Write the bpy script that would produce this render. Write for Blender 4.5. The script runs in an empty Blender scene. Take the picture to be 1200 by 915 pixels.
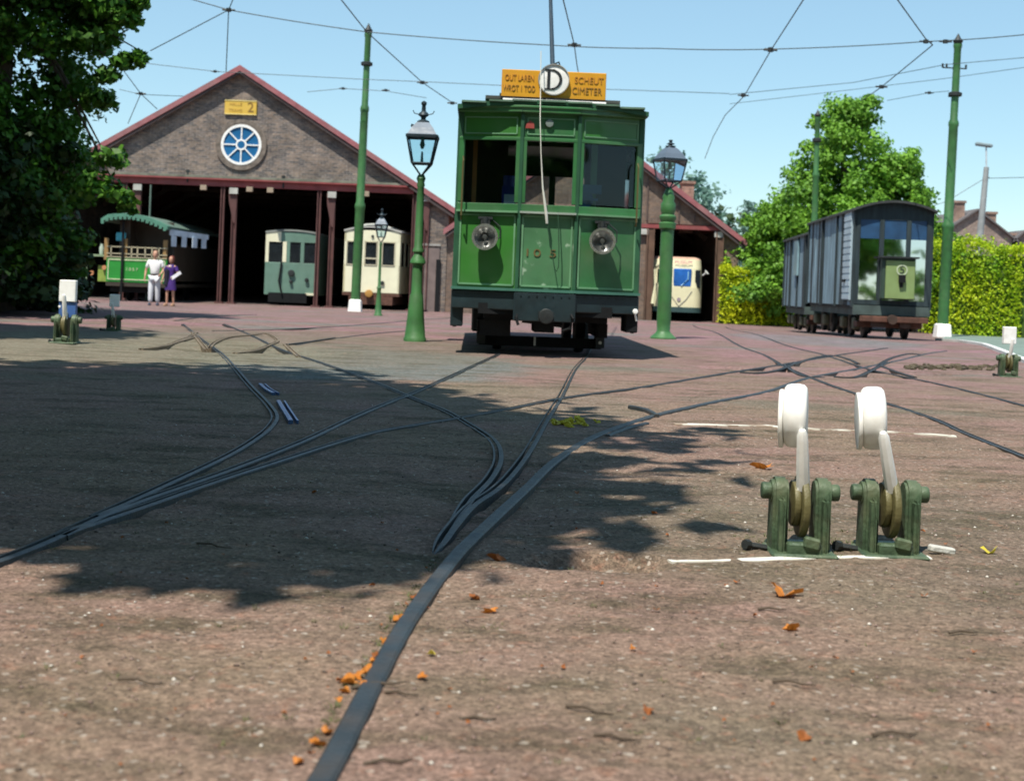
import bpy, math, random
import numpy as np
from mathutils import Vector, Matrix
random.seed(7); rng = np.random.default_rng(11)
S = bpy.context.scene
C = S.collection
# ------------------------------------------------------------------ camera
F = 1650.0; HV = 335.0; ROLL = math.radians(2.25); CAMH = 0.78
ct, st = math.cos(ROLL), math.sin(ROLL)
cam = bpy.data.cameras.new('camera'); camo = bpy.data.objects.new('camera', cam); C.objects.link(camo)
cam.sensor_fit = 'HORIZONTAL'; cam.sensor_width = 36.0; cam.lens = F * 36.0 / 1200.0
cam.shift_y = -(457.5 - HV) / 1200.0
cam.clip_start = 0.05; cam.clip_end = 3000
camo.matrix_world = Matrix(((ct, -st, 0, 0), (0, 0, -1, 0), (st, ct, 0, CAMH), (0, 0, 0, 1)))
cam.dof.use_dof = True; cam.dof.focus_distance = 6.5; cam.dof.aperture_fstop = 5.0
S.camera = camo
# ------------------------------------------------------------------ light
LD = Vector((0.22, 0.45, -1.0)).normalized()          # direction the light travels
w = bpy.data.worlds.new('World'); S.world = w; w.use_nodes = True
nt = w.node_tree; bg = nt.nodes['Background']
sky = nt.nodes.new('ShaderNodeTexSky'); sky.sky_type = 'NISHITA'; sky.sun_disc = False
sky.sun_elevation = math.asin(-LD.z); sky.sun_rotation = math.atan2(-LD.x, -LD.y)
sky.altitude = 0; sky.air_density = 1.0; sky.dust_density = 0.0; sky.ozone_density = 1.5
smx = nt.nodes.new('ShaderNodeMix'); smx.data_type = 'RGBA'; smx.blend_type = 'MULTIPLY'; smx.inputs[0].default_value = 1.0; smx.inputs[7].default_value = (.97, 1.06, 1.0, 1)
nt.links.new(sky.outputs[0], smx.inputs[6]); smy = nt.nodes.new('ShaderNodeMix'); smy.data_type = 'RGBA'; smy.inputs[0].default_value = .38; smy.inputs[7].default_value = (2.9, 4.9, 6.5, 1)
nt.links.new(smx.outputs[2], smy.inputs[6]); nt.links.new(smy.outputs[2], bg.inputs[0]); bg.inputs[1].default_value = 0.108
sun = bpy.data.lights.new('sun', 'SUN'); sun.energy = 5.0; sun.angle = math.radians(0.5); sun.color = (1.0, 0.94, 0.84)
suno = bpy.data.objects.new('sun', sun); C.objects.link(suno)
suno.rotation_euler = LD.to_track_quat('-Z', 'Y').to_euler(); suno.location = (0, 0, 30)
S.view_settings.view_transform = 'Standard'; S.view_settings.look = 'None'
S.view_settings.exposure = 0.42; S.view_settings.gamma = 1.0
# ------------------------------------------------------------------ helpers
def smooth(a, b, t):
    t = np.clip((t - a) / (b - a), 0, 1); return t * t * (3 - 2 * t)
def terr(y): return -0.27 * float(smooth(25.0, 46.0, y))
def ray(u, v):
    dx, dv = u - 600.0, v - HV
    return (dx * ct + dv * st) / F, (dx * st - dv * ct) / F
def P(u, v, Y):                       # point seen at (u, v) of the 1200 px photo at depth Y
    a, b = ray(u, v); return Vector((a * Y, Y, CAMH + b * Y))
def PZ(u, v, z):
    a, b = ray(u, v); Y = (z - CAMH) / b; return Vector((a * Y, Y, z))
def G(u, v, lift=0.0):
    a, b = ray(u, v); Y = 20.0
    for i in range(40): Y = 0.5 * Y + 0.5 * min(400, max(0.5, (terr(Y) - CAMH) / b))
    return Vector((a * Y, Y, terr(Y) + lift))
def vnoise(x, y, seed=0):
    xi, yi = np.floor(x).astype(np.int64), np.floor(y).astype(np.int64); fx, fy = x - xi, y - yi
    def h(i, j):
        n = (i * 374761393 + j * 668265263 + seed * 982451653) & 0x7fffffff
        n = ((n ^ (n >> 13)) * 1274126177) & 0x7fffffff
        return ((n ^ (n >> 16)) & 0xffff) / 65535.0
    fx, fy = fx * fx * (3 - 2 * fx), fy * fy * (3 - 2 * fy)
    return (h(xi, yi) * (1 - fx) + h(xi + 1, yi) * fx) * (1 - fy) + (h(xi, yi + 1) * (1 - fx) + h(xi + 1, yi + 1) * fx) * fy

class MB:
    def __init__(s): s.v = []; s.f = []
    def add(s, vs, fs, M=None):
        b = len(s.v)
        for p in vs:
            p = Vector(p)
            if M is not None: p = M @ p
            s.v.append(tuple(p))
        s.f += [tuple(i + b for i in f) for f in fs]; return s
    def box(s, c, d, rz=0, rx=0, ry=0, M=None, taper=1.0):
        R = Matrix.Translation(c) @ Matrix.Rotation(rz, 4, 'Z') @ Matrix.Rotation(ry, 4, 'Y') @ Matrix.Rotation(rx, 4, 'X')
        if M is not None: R = M @ R
        x, y, z = d[0] / 2, d[1] / 2, d[2] / 2; t = taper
        return s.add([(-x, -y, -z), (x, -y, -z), (x, y, -z), (-x, y, -z), (-x * t, -y * t, z), (x * t, -y * t, z), (x * t, y * t, z), (-x * t, y * t, z)],
                     [(3, 2, 1, 0), (4, 5, 6, 7), (0, 1, 5, 4), (1, 2, 6, 5), (2, 3, 7, 6), (3, 0, 4, 7)], R)
    def bar(s, p0, p1, wd, th=None, up=(0, 0, 1)):
        p0, p1 = Vector(p0), Vector(p1); d = p1 - p0; L = d.length; d.normalize(); th = th or wd
        u = Vector(up)
        if abs(d.dot(u)) > .98: u = Vector((0, 1, 0))
        a = d.cross(u).normalized(); b = a.cross(d)
        M = Matrix((( a.x, d.x, b.x, 0), (a.y, d.y, b.y, 0), (a.z, d.z, b.z, 0), (0, 0, 0, 1))); M.translation = (p0 + p1) / 2
        return s.box((0, 0, 0), (wd, L, th), M=M)
    def tube(s, p0, p1, r0, r1=None, n=10):
        return s.path([p0, p1], [r0, r0 if r1 is None else r1], n)
    def path(s, pts, rs, n=8):
        pts = [Vector(p) for p in pts]
        if not isinstance(rs, (list, tuple)): rs = [rs] * len(pts)
        b = len(s.v); m = len(pts)
        for i, p in enumerate(pts):
            d = (pts[min(i + 1, m - 1)] - pts[max(i - 1, 0)]).normalized()
            u = Vector((0, 0, 1)) if abs(d.z) < .9 else Vector((1, 0, 0))
            a = d.cross(u).normalized(); c = d.cross(a)
            for k in range(n):
                t = 2 * math.pi * k / n; s.v.append(tuple(p + (a * math.cos(t) + c * math.sin(t)) * rs[i]))
        for i in range(m - 1):
            for k in range(n):
                k2 = (k + 1) % n; s.f.append((b + i * n + k, b + i * n + k2, b + (i + 1) * n + k2, b + (i + 1) * n + k))
        s.f.append(tuple(b + k for k in range(n))); s.f.append(tuple(b + (m - 1) * n + k for k in reversed(range(n))))
        return s
    def lathe(s, prof, c=(0, 0, 0), n=20, M=None, ph=0.0, cap=True):
        vs = []; fs = []; m = len(prof)
        for r, z in prof:
            for k in range(n):
                t = 2 * math.pi * k / n + ph; vs.append((c[0] + r * math.cos(t), c[1] + r * math.sin(t), c[2] + z))
        for i in range(m - 1):
            for k in range(n):
                k2 = (k + 1) % n; fs.append((i * n + k, i * n + k2, (i + 1) * n + k2, (i + 1) * n + k))
        if cap: fs.append(tuple(reversed(range(n)))); fs.append(tuple((m - 1) * n + k for k in range(n)))
        return s.add(vs, fs, M)
    def disc(s, c, r, th, axis='Y', n=28, bev=0.0, M=None):     # solid cylinder, axis X/Y/Z
        prof = [(r - bev, -th / 2), (r - bev * .45, -th / 2 + bev * .12), (r - bev * .12, -th / 2 + bev * .45), (r, -th / 2 + bev), (r, th / 2 - bev), (r - bev * .12, th / 2 - bev * .45), (r - bev * .45, th / 2 - bev * .12), (r - bev, th / 2)] if bev else [(r, -th / 2), (r, th / 2)]
        R = Matrix.Translation(c) @ {'X': Matrix.Rotation(math.pi / 2, 4, 'Y'), 'Y': Matrix.Rotation(-math.pi / 2, 4, 'X'), 'Z': Matrix.Identity(4)}[axis]
        return s.lathe(prof, n=n, M=(M @ R) if M is not None else R)
    def ring(s, c, ro, ri, th, n=32, M=None):                   # annulus in XZ plane, thickness along Y
        vs = []; fs = []
        for k in range(n):
            t = 2 * math.pi * k / n; a, b = math.cos(t), math.sin(t)
            for r, y in ((ro, -th / 2), (ro, th / 2), (ri, th / 2), (ri, -th / 2)): vs.append((c[0] + r * a, c[1] + y, c[2] + r * b))
        for k in range(n):
            q = (k + 1) % n
            for j in range(4): j2 = (j + 1) % 4; fs.append((k * 4 + j, k * 4 + j2, q * 4 + j2, q * 4 + j))
        return s.add(vs, fs, M)
    def ext(s, pts, y0, y1, M=None):                            # polygon in XZ extruded along Y
        n = len(pts); vs = [(p[0], y0, p[1]) for p in pts] + [(p[0], y1, p[1]) for p in pts]
        fs = [tuple(range(n)), tuple(reversed(range(n, 2 * n)))] + [(i, i + n, (i + 1) % n + n, (i + 1) % n) for i in range(n)]
        return s.add(vs, fs, M)
    def build(s, name, m, parent=None, sm=False, bev=0.0, seg=1):
        me = bpy.data.meshes.new(name); me.from_pydata(s.v, [], s.f)
        import bmesh as _b
        bm = _b.new(); bm.from_mesh(me); _b.ops.recalc_face_normals(bm, faces=bm.faces)
        if bev > 0:
            ed = [e for e in bm.edges if len(e.link_faces) == 2 and e.calc_face_angle(0) > 0.6]
            _b.ops.bevel(bm, geom=ed, offset=bev, segments=seg, affect='EDGES', clamp_overlap=True)
        bm.to_mesh(me); bm.free()
        if sm:
            me.shade_smooth()
            try: me.set_sharp_from_angle(angle=math.radians(38))
            except Exception: pass
        me.materials.append(m); o = bpy.data.objects.new(name, me); C.objects.link(o)
        if parent: o.parent = parent
        return o
def tag(o, label=None, cat=None, group=None, kind=None):
    for k, v in (('label', label), ('category', cat), ('group', group), ('kind', kind)):
        if v: o[k] = v
    return o
def thing(name, loc, rz=0, label=None, cat=None, group=None):
    o = bpy.data.objects.new(name, None); C.objects.link(o); o.location = loc; o.rotation_euler = (0, 0, rz)
    o.empty_display_size = .2
    return tag(o, label, cat, group)
def text(name, s, size, m, loc, parent=None, rz=0, depth=0.004, sx=1.0, space=1.0):   # faces -Y
    cu = bpy.data.curves.new(name, 'FONT'); cu.body = s; cu.size = size; cu.align_x = 'CENTER'; cu.align_y = 'CENTER'
    cu.extrude = depth; cu.space_character = space
    t = bpy.data.objects.new('tmp', cu); C.objects.link(t); dg = bpy.context.evaluated_depsgraph_get()
    me = bpy.data.meshes.new_from_object(t.evaluated_get(dg)); bpy.data.objects.remove(t)
    me.name = name; me.materials.clear(); me.materials.append(m)
    me.transform(Matrix.Rotation(rz, 4, 'Z') @ Matrix.Rotation(math.pi / 2, 4, 'X') @ Matrix.Diagonal((sx, 1, 1, 1)))
    o = bpy.data.objects.new(name, me); C.objects.link(o); o.location = loc
    if parent: o.parent = parent
    return o
def bake(o):                                                     # apply modifiers
    dg = bpy.context.evaluated_depsgraph_get(); me = bpy.data.meshes.new_from_object(o.evaluated_get(dg))
    o.modifiers.clear(); o.data = me; return o
def skin(name, vs, es, rs, m, parent=None, sub=1):
    me = bpy.data.meshes.new(name); me.from_pydata(vs, es, []); o = bpy.data.objects.new(name, me); C.objects.link(o)
    md = o.modifiers.new('s', 'SKIN'); md.use_smooth_shade = True
    for i, r in enumerate(rs):
        r = r if isinstance(r, tuple) else (r, r)
        me.skin_vertices[0].data[i].radius = r; me.skin_vertices[0].data[i].use_root = (i == 0)
    if sub: o.modifiers.new('u', 'SUBSURF').levels = sub
    bake(o); o.data.name = name; o.data.materials.clear(); o.data.materials.append(m)
    for p in o.data.polygons: p.use_smooth = True
    if parent: o.parent = parent
    return o
# ------------------------------------------------------------------ materials
_m = {}
def mat(name, col, rough=.6, metal=0.0, var=.18, scale=3.0, bump=.0, bscale=60., dirt=None, dscale=1.5, damt=.35, chip=None, spec=.5, stretch=(1, 1, 1), coat=0.0):
    if name in _m: return _m[name]
    m = bpy.data.materials.new(name); m.use_nodes = True; N = m.node_tree.nodes; L = m.node_tree.links
    b = N['Principled BSDF']; b.inputs['Roughness'].default_value = rough; b.inputs['Metallic'].default_value = metal
    b.inputs['Specular IOR Level'].default_value = spec; b.inputs['Coat Weight'].default_value = coat
    tc = N.new('ShaderNodeTexCoord'); mp = N.new('ShaderNodeMapping'); mp.inputs['Scale'].default_value = stretch
    L.new(tc.outputs['Object'], mp.inputs[0])
    def noise(sc, det=4):
        n = N.new('ShaderNodeTexNoise'); n.inputs['Scale'].default_value = sc; n.inputs['Detail'].default_value = det
        L.new(mp.outputs[0], n.inputs['Vector']); return n
    def mix(fac, a, bb):
        x = N.new('ShaderNodeMix'); x.data_type = 'RGBA'
        if hasattr(fac, 'is_linked'): L.new(fac, x.inputs[0])
        else: x.inputs[0].default_value = fac
        for i, q in ((6, a), (7, bb)):
            if isinstance(q, tuple): x.inputs[i].default_value = (*q, 1)
            else: L.new(q, x.inputs[i])
        return x.outputs[2]
    def ramp(src, a, c):
        r = N.new('ShaderNodeMapRange'); r.inputs[1].default_value = a; r.inputs[2].default_value = c; L.new(src, r.inputs[0]); return r.outputs[0]
    lo = tuple(c * (1 - var) for c in col); hi = tuple(min(.95, c * (1 + var)) for c in col)
    c = mix(ramp(noise(scale).outputs[0], .3, .7), lo, hi)
    if dirt:
        n = noise(dscale, 6); r = ramp(n.outputs[0], .45, .75)
        mm = N.new('ShaderNodeMath'); mm.operation = 'MULTIPLY'; mm.inputs[1].default_value = damt; L.new(r, mm.inputs[0])
        c = mix(mm.outputs[0], c, dirt)
    if chip:
        n = noise(chip[1], 8); c = mix(ramp(n.outputs[0], chip[2], chip[2] + .04), c, chip[0])
    L.new(c, b.inputs['Base Color'])
    nr = noise(scale * 5); rr = N.new('ShaderNodeMapRange'); L.new(nr.outputs[0], rr.inputs[0]); rr.inputs[3].default_value = max(.03, rough - .12); rr.inputs[4].default_value = min(1, rough + .15)
    L.new(rr.outputs[0], b.inputs['Roughness'])
    if bump:
        bp = N.new('ShaderNodeBump'); bp.inputs['Strength'].default_value = bump; bp.inputs['Distance'].default_value = .01
        L.new(noise(bscale, 5).outputs[0], bp.inputs['Height']); L.new(bp.outputs[0], b.inputs['Normal'])
    _m[name] = m; return m
def glass(name, tint=(.85, .9, .92), refl=.06, dark=0.0):
    if name in _m: return _m[name]
    m = bpy.data.materials.new(name); m.use_nodes = True; N = m.node_tree.nodes; L = m.node_tree.links
    N.remove(N['Principled BSDF']); t = N.new('ShaderNodeBsdfTransparent'); t.inputs[0].default_value = (*tint, 1)
    g = N.new('ShaderNodeBsdfGlossy'); g.inputs['Roughness'].default_value = .03; g.inputs[0].default_value = (.9, .95, 1, 1)
    fr = N.new('ShaderNodeLayerWeight'); fr.inputs[0].default_value = .1
    ad = N.new('ShaderNodeMath'); ad.operation = 'ADD'; ad.inputs[1].default_value = refl; ad.use_clamp = True; L.new(fr.outputs['Fresnel'], ad.inputs[0])
    mx = N.new('ShaderNodeMixShader'); L.new(ad.outputs[0], mx.inputs[0]); L.new(t.outputs[0], mx.inputs[1]); L.new(g.outputs[0], mx.inputs[2])
    L.new(mx.outputs[0], N['Material Output'].inputs[0]); _m[name] = m; return m
def leafmat(name, a, b, sc=1.2, trans=.35, rough=.55):
    if name in _m: return _m[name]
    m = bpy.data.materials.new(name); m.use_nodes = True; N = m.node_tree.nodes; L = m.node_tree.links
    p = N['Principled BSDF']; p.inputs['Roughness'].default_value = rough; p.inputs['Specular IOR Level'].default_value = .3
    tc = N.new('ShaderNodeTexCoord'); cs = []
    for s_ in (sc, sc * 14):
        n = N.new('ShaderNodeTexNoise'); n.inputs['Scale'].default_value = s_; n.inputs['Detail'].default_value = 3; L.new(tc.outputs['Object'], n.inputs[0]); cs.append(n)
    ad = N.new('ShaderNodeMath'); ad.operation = 'ADD'; L.new(cs[0].outputs[0], ad.inputs[0]); L.new(cs[1].outputs[0], ad.inputs[1])
    r = N.new('ShaderNodeMapRange'); r.inputs[1].default_value = .75; r.inputs[2].default_value = 1.25; L.new(ad.outputs[0], r.inputs[0])
    x = N.new('ShaderNodeMix'); x.data_type = 'RGBA'; x.inputs[6].default_value = (*a, 1); x.inputs[7].default_value = (*b, 1); L.new(r.outputs[0], x.inputs[0])
    L.new(x.outputs[2], p.inputs['Base Color'])
    tr = N.new('ShaderNodeBsdfTranslucent'); L.new(x.outputs[2], tr.inputs[0]); ms = N.new('ShaderNodeMixShader'); ms.inputs[0].default_value = trans
    L.new(p.outputs[0], ms.inputs[1]); L.new(tr.outputs[0], ms.inputs[2]); L.new(ms.outputs[0], N['Material Output'].inputs[0])
    _m[name] = m; return m
def brickmat(name, c1, c2, mortar, bw=.22, rh=.07, var=.3):
    if name in _m: return _m[name]
    m = bpy.data.materials.new(name); m.use_nodes = True; N = m.node_tree.nodes; L = m.node_tree.links
    p = N['Principled BSDF']; p.inputs['Roughness'].default_value = .9
    tc = N.new('ShaderNodeTexCoord'); sp = N.new('ShaderNodeSeparateXYZ'); L.new(tc.outputs['Object'], sp.inputs[0])
    ad = N.new('ShaderNodeMath'); ad.operation = 'ADD'; L.new(sp.outputs[0], ad.inputs[0]); L.new(sp.outputs[1], ad.inputs[1])
    cb = N.new('ShaderNodeCombineXYZ'); L.new(ad.outputs[0], cb.inputs[0]); L.new(sp.outputs[2], cb.inputs[1])
    br = N.new('ShaderNodeTexBrick'); br.inputs['Scale'].default_value = 1; br.inputs['Brick Width'].default_value = bw; br.inputs['Row Height'].default_value = rh
    br.inputs['Mortar Size'].default_value = .006; br.inputs['Color1'].default_value = (*c1, 1); br.inputs['Color2'].default_value = (*c2, 1); br.inputs['Mortar'].default_value = (*mortar, 1)
    L.new(cb.outputs[0], br.inputs['Vector'])
    n = N.new('ShaderNodeTexNoise'); n.inputs['Scale'].default_value = 1.3; n.inputs['Detail'].default_value = 7; L.new(tc.outputs['Object'], n.inputs[0])
    n2 = N.new('ShaderNodeTexNoise'); n2.inputs['Scale'].default_value = 9; n2.inputs['Detail'].default_value = 3; L.new(tc.outputs['Object'], n2.inputs[0])
    r = N.new('ShaderNodeMapRange'); r.inputs[1].default_value = .3; r.inputs[2].default_value = .7; r.inputs[3].default_value = 1 - var; r.inputs[4].default_value = 1 + var; L.new(n.outputs[0], r.inputs[0])
    r2 = N.new('ShaderNodeMapRange'); r2.inputs[1].default_value = .3; r2.inputs[2].default_value = .7; r2.inputs[3].default_value = .75; r2.inputs[4].default_value = 1.25; L.new(n2.outputs[0], r2.inputs[0])
    mu = N.new('ShaderNodeMath'); mu.operation = 'MULTIPLY'; L.new(r.outputs[0], mu.inputs[0]); L.new(r2.outputs[0], mu.inputs[1])
    vm = N.new('ShaderNodeVectorMath'); vm.operation = 'SCALE'; L.new(br.outputs[0], vm.inputs[0]); L.new(mu.outputs[0], vm.inputs['Scale'])
    L.new(vm.outputs[0], p.inputs['Base Color'])
    bp = N.new('ShaderNodeBump'); bp.inputs['Strength'].default_value = .6; bp.inputs['Distance'].default_value = .01; bp.invert = True; L.new(br.outputs['Fac'], bp.inputs['Height']); L.new(bp.outputs[0], p.inputs['Normal'])
    _m[name] = m; return m

green_paint = lambda: mat('green_paint', (.032, .14, .045), .38, var=.25, scale=1.6, bump=.12, bscale=25, dirt=(.12, .17, .10), dscale=2.2, damt=.5, coat=.15)
pole_green = lambda: mat('pole_green', (.04, .145, .04), .5, var=.22, scale=5, bump=.2, bscale=30, dirt=(.10, .16, .08), dscale=4, damt=.4)
black_iron = lambda: mat('black_iron', (.006, .007, .008), .7, spec=.25, var=.3, bump=.3, bscale=40)
dark_iron = lambda: mat('dark_iron', (.03, .035, .035), .55, metal=.4, var=.3, bump=.4, bscale=30)
rail_steel = lambda: mat('rail_steel', (.026, .034, .040), .5, metal=.15, var=.25, scale=6, bump=.25, bscale=90, dirt=(.07, .05, .035), dscale=7, damt=.7)
white_paint = lambda: mat('white_paint', (.86, .86, .83), .5, var=.05, scale=8, dirt=(.5, .47, .4), dscale=18, damt=.4)
rust = lambda: mat('rust_brown', (.10, .045, .03), .85, var=.4, scale=6, bump=.4)
red_paint = lambda: mat('oxide_red_paint', (.26, .055, .055), .65, var=.2, scale=3, dirt=(.12, .08, .07), damt=.4)
post_brown = lambda: mat('post_brown', (.11, .045, .04), .75, var=.3, scale=3, dirt=(.05, .03, .03), damt=.5)
cream = lambda: mat('cream_paint', (.76, .74, .54), .42, var=.06, dirt=(.4, .36, .25), damt=.3)
dark_wood = lambda: mat('dark_wood', (.03, .02, .015), .7, var=.3)
# ------------------------------------------------------------------ ground
def axis(lo, hi, a, b, step, g):
    c = list(np.arange(a, b, step)); s = step; x = a
    while x > lo: s *= g; x -= s; c.insert(0, x)
    s = step; x = c[-1]
    while x < hi: s *= g; x += s; c.append(x)
    return np.array(c)
gxs = axis(-420, 420, -3.2, 3.2, .035, 1.09); gys = axis(-120, 900, 1.6, 9.0, .035, 1.035)
DIPS = []
def dip(u, v, rx, ry, d): p = G(u, v); DIPS.append((p.x, p.y, rx, ry, d))
dip(695, 656, .21, .14, .05); dip(560, 618, .32, .75, .010); dip(610, 560, .5, 1.0, .012); dip(300, 560, 1.3, 1.3, .004)
dip(880, 432, .7, .25, .05); dip(955, 428, .6, .3, .03); dip(1000, 440, .55, .25, .06); dip(1070, 437, .7, .25, .03)
dip(210, 408, 1.2, .5, .018); dip(300, 410, 1.0, .5, .02); dip(270, 382, 1.6, .8, .02)
def gh(X, Y):
    z = -0.27 * smooth(25.0, 46.0, Y)
    near = 1 - smooth(9, 30, Y)
    z = z + near * (.008 * (vnoise(X * .9, Y * .9, 1) - .5) + .006 * (vnoise(X * 4, Y * 4, 2) - .5) + .008 * (vnoise(X * 13, Y * 11, 3) - .5))
    fine = 1 - smooth(6, 12, Y)
    z = z + fine * .006 * (vnoise(X * 29, Y * 27, 4) - .5)
    for x, y, rx, ry, d in DIPS:
        q = ((X - x) / rx) ** 2 + ((Y - y) / ry) ** 2
        wob = .35 * (vnoise(X * 6, Y * 6, 9) - .5)
        z = z - d * smooth(1.25, .45, 0) if False else z - d * (1 - smooth(.45, 1.25, q + wob))
    return z
XX, YY = np.meshgrid(gxs, gys); ZZ = gh(XX, YY)
nx, ny = len(gxs), len(gys)
co = np.stack([XX, YY, ZZ], -1).reshape(-1, 3)
ii = (np.arange(ny - 1)[:, None] * nx + np.arange(nx - 1)[None, :]).reshape(-1)
fa = np.stack([ii, ii + 1, ii + nx + 1, ii + nx], -1)
def npmesh(name, co, fa, m, sm=False):
    me = bpy.data.meshes.new(name); nv, nf, k = len(co), len(fa), fa.shape[1]
    me.vertices.add(nv); me.vertices.foreach_set('co', co.astype(np.float32).ravel())
    me.loops.add(nf * k); me.loops.foreach_set('vertex_index', fa.astype(np.int32).ravel())
    me.polygons.add(nf); me.polygons.foreach_set('loop_start', np.arange(0, nf * k, k, dtype=np.int32)); me.polygons.foreach_set('loop_total', np.full(nf, k, np.int32))
    me.update(calc_edges=True); me.validate()
    if sm: me.shade_smooth()
    me.materials.append(m); o = bpy.data.objects.new(name, me); C.objects.link(o); return o
def ground_mat():
    m = bpy.data.materials.new('yard_ground'); m.use_nodes = True; N = m.node_tree.nodes; L = m.node_tree.links; p = N['Principled BSDF']
    p.inputs['Roughness'].default_value = .95; p.inputs['Specular IOR Level'].default_value = .2
    tc = N.new('ShaderNodeTexCoord')
    def noise(sc, det=5, st=(1, 1, 1), rough=.5):
        mp = N.new('ShaderNodeMapping'); mp.inputs['Scale'].default_value = st; L.new(tc.outputs['Object'], mp.inputs[0])
        n = N.new('ShaderNodeTexNoise'); n.inputs['Scale'].default_value = sc; n.inputs['Detail'].default_value = det; n.inputs['Roughness'].default_value = rough; L.new(mp.outputs[0], n.inputs[0]); return n.outputs[0]
    def rg(src, a, b, c=0, d=1):
        r = N.new('ShaderNodeMapRange'); r.inputs[1].default_value = a; r.inputs[2].default_value = b; r.inputs[3].default_value = c; r.inputs[4].default_value = d; L.new(src, r.inputs[0]); return r.outputs[0]
    def mix(f, a, b, bt='MIX'):
        x = N.new('ShaderNodeMix'); x.data_type = 'RGBA'; x.blend_type = bt; x.inputs[0].default_value = f if isinstance(f, float) else 0
        if not isinstance(f, float): L.new(f, x.inputs[0])
        for i, q in ((6, a), (7, b)):
            if isinstance(q, tuple): x.inputs[i].default_value = (*q, 1)
            else: L.new(q, x.inputs[i])
        return x.outputs[2]
    def math_(op, a, b):
        x = N.new('ShaderNodeMath'); x.operation = op
        for i, q in ((0, a), (1, b)):
            if isinstance(q, (int, float)): x.inputs[i].default_value = q
            else: L.new(q, x.inputs[i])
        return x.outputs[0]
    sp = N.new('ShaderNodeSeparateXYZ'); L.new(tc.outputs['Object'], sp.inputs[0])
    far = rg(sp.outputs[1], 8, 22)
    pink = mix(far, (0.222, 0.142, 0.116), (0.262, 0.146, 0.162)); tan = mix(far, (0.195, 0.142, 0.101), (0.200, 0.139, 0.120))
    c = mix(rg(noise(.8, 6), .38, .62), tan, pink)
    c = mix(rg(noise(.35, 5, (1, 1.6, 1)), .56, .66), c, mix(far, (0.155, 0.125, 0.088), (0.160, 0.164, 0.156)))
    def ell(c, u, v, rx, ry, col, amt):
        q = G(u, v); a_ = math_('DIVIDE', math_('SUBTRACT', sp.outputs[0], q.x), rx); b_ = math_('DIVIDE', math_('SUBTRACT', sp.outputs[1], q.y), ry)
        d = math_('ADD', math_('ADD', math_('MULTIPLY', a_, a_), math_('MULTIPLY', b_, b_)), math_('MULTIPLY', noise(1.7, 6), 1.1))
        return mix(math_('MULTIPLY', rg(d, 1.75, 1.25), amt), c, col)
    c = ell(c, 420, 424, 1.7, 2.6, (0.132, 0.148, 0.140), .9); c = ell(c, 265, 402, 3.4, 4.2, (0.152, 0.140, 0.108), .6); c = ell(c, 60, 404, 3.0, 3.2, (0.176, 0.168, 0.120), .7)
    c = ell(c, 960, 398, 1.6, 4.0, (0.176, 0.168, 0.180), .7); c = ell(c, 1010, 620, 1.0, 1.3, (0.136, 0.112, 0.080), .6); c = ell(c, 600, 470, .9, 1.6, (0.168, 0.144, 0.104), .6)
    # green-grey mossy dirt streaks
    c = mix(math_('MULTIPLY', rg(noise(2.6, 8, (.6, 1.5, 1), .65), .48, .64), .7), c, (0.056, 0.050, 0.027))
    c = mix(math_('MULTIPLY', rg(noise(38, 5, (1, 1, 1), .7), .52, .66), .4), c, (.075, .055, .04))
    c = mix(math_('MULTIPLY', rg(noise(9, 6, (1, 1, 1), .7), .55, .68), .45), c, (0.044, 0.034, 0.021))
    c = mix(math_('MULTIPLY', rg(noise(14, 6, (1, 1, 1), .7), .56, .68), .6), c, (0.240, 0.120, 0.080))
    # grit: coloured grains
    for sc, amt in ((85, .34), (210, .38)):
        v = N.new('ShaderNodeTexVoronoi'); v.inputs['Scale'].default_value = sc; L.new(tc.outputs['Object'], v.inputs['Vector'])
        s2 = N.new('ShaderNodeSeparateColor'); L.new(v.outputs['Color'], s2.inputs[0])
        g = rg(s2.outputs[0], 0, 1, 1 - amt, 1 + amt * .8)
        vm = N.new('ShaderNodeVectorMath'); vm.operation = 'SCALE'; L.new(c, vm.inputs[0]); L.new(g, vm.inputs['Scale']); c = vm.outputs[0]
        if sc == 85: c = mix(math_('MULTIPLY', rg(s2.outputs[1], .975, .98), .6), c, (0.360, 0.320, 0.272)); vd = v
    L.new(c, p.inputs['Base Color'])
    h = math_('ADD', math_('MULTIPLY', noise(30, 7, (1, 1, 1), .7), 1.0), math_('MULTIPLY', vd.outputs['Distance'], .35))
    h = math_('ADD', h, math_('MULTIPLY', noise(110, 4), .4))
    bp = N.new('ShaderNodeBump'); bp.inputs['Strength'].default_value = .55; bp.inputs['Distance'].default_value = .007; L.new(h, bp.inputs['Height']); L.new(bp.outputs[0], p.inputs['Normal'])
    return m
ground = npmesh('ground', co, fa, ground_mat(), True); tag(ground, kind='structure')
def gz(x, y): return float(gh(np.array([float(x)]), np.array([float(y)]))[0])
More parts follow.
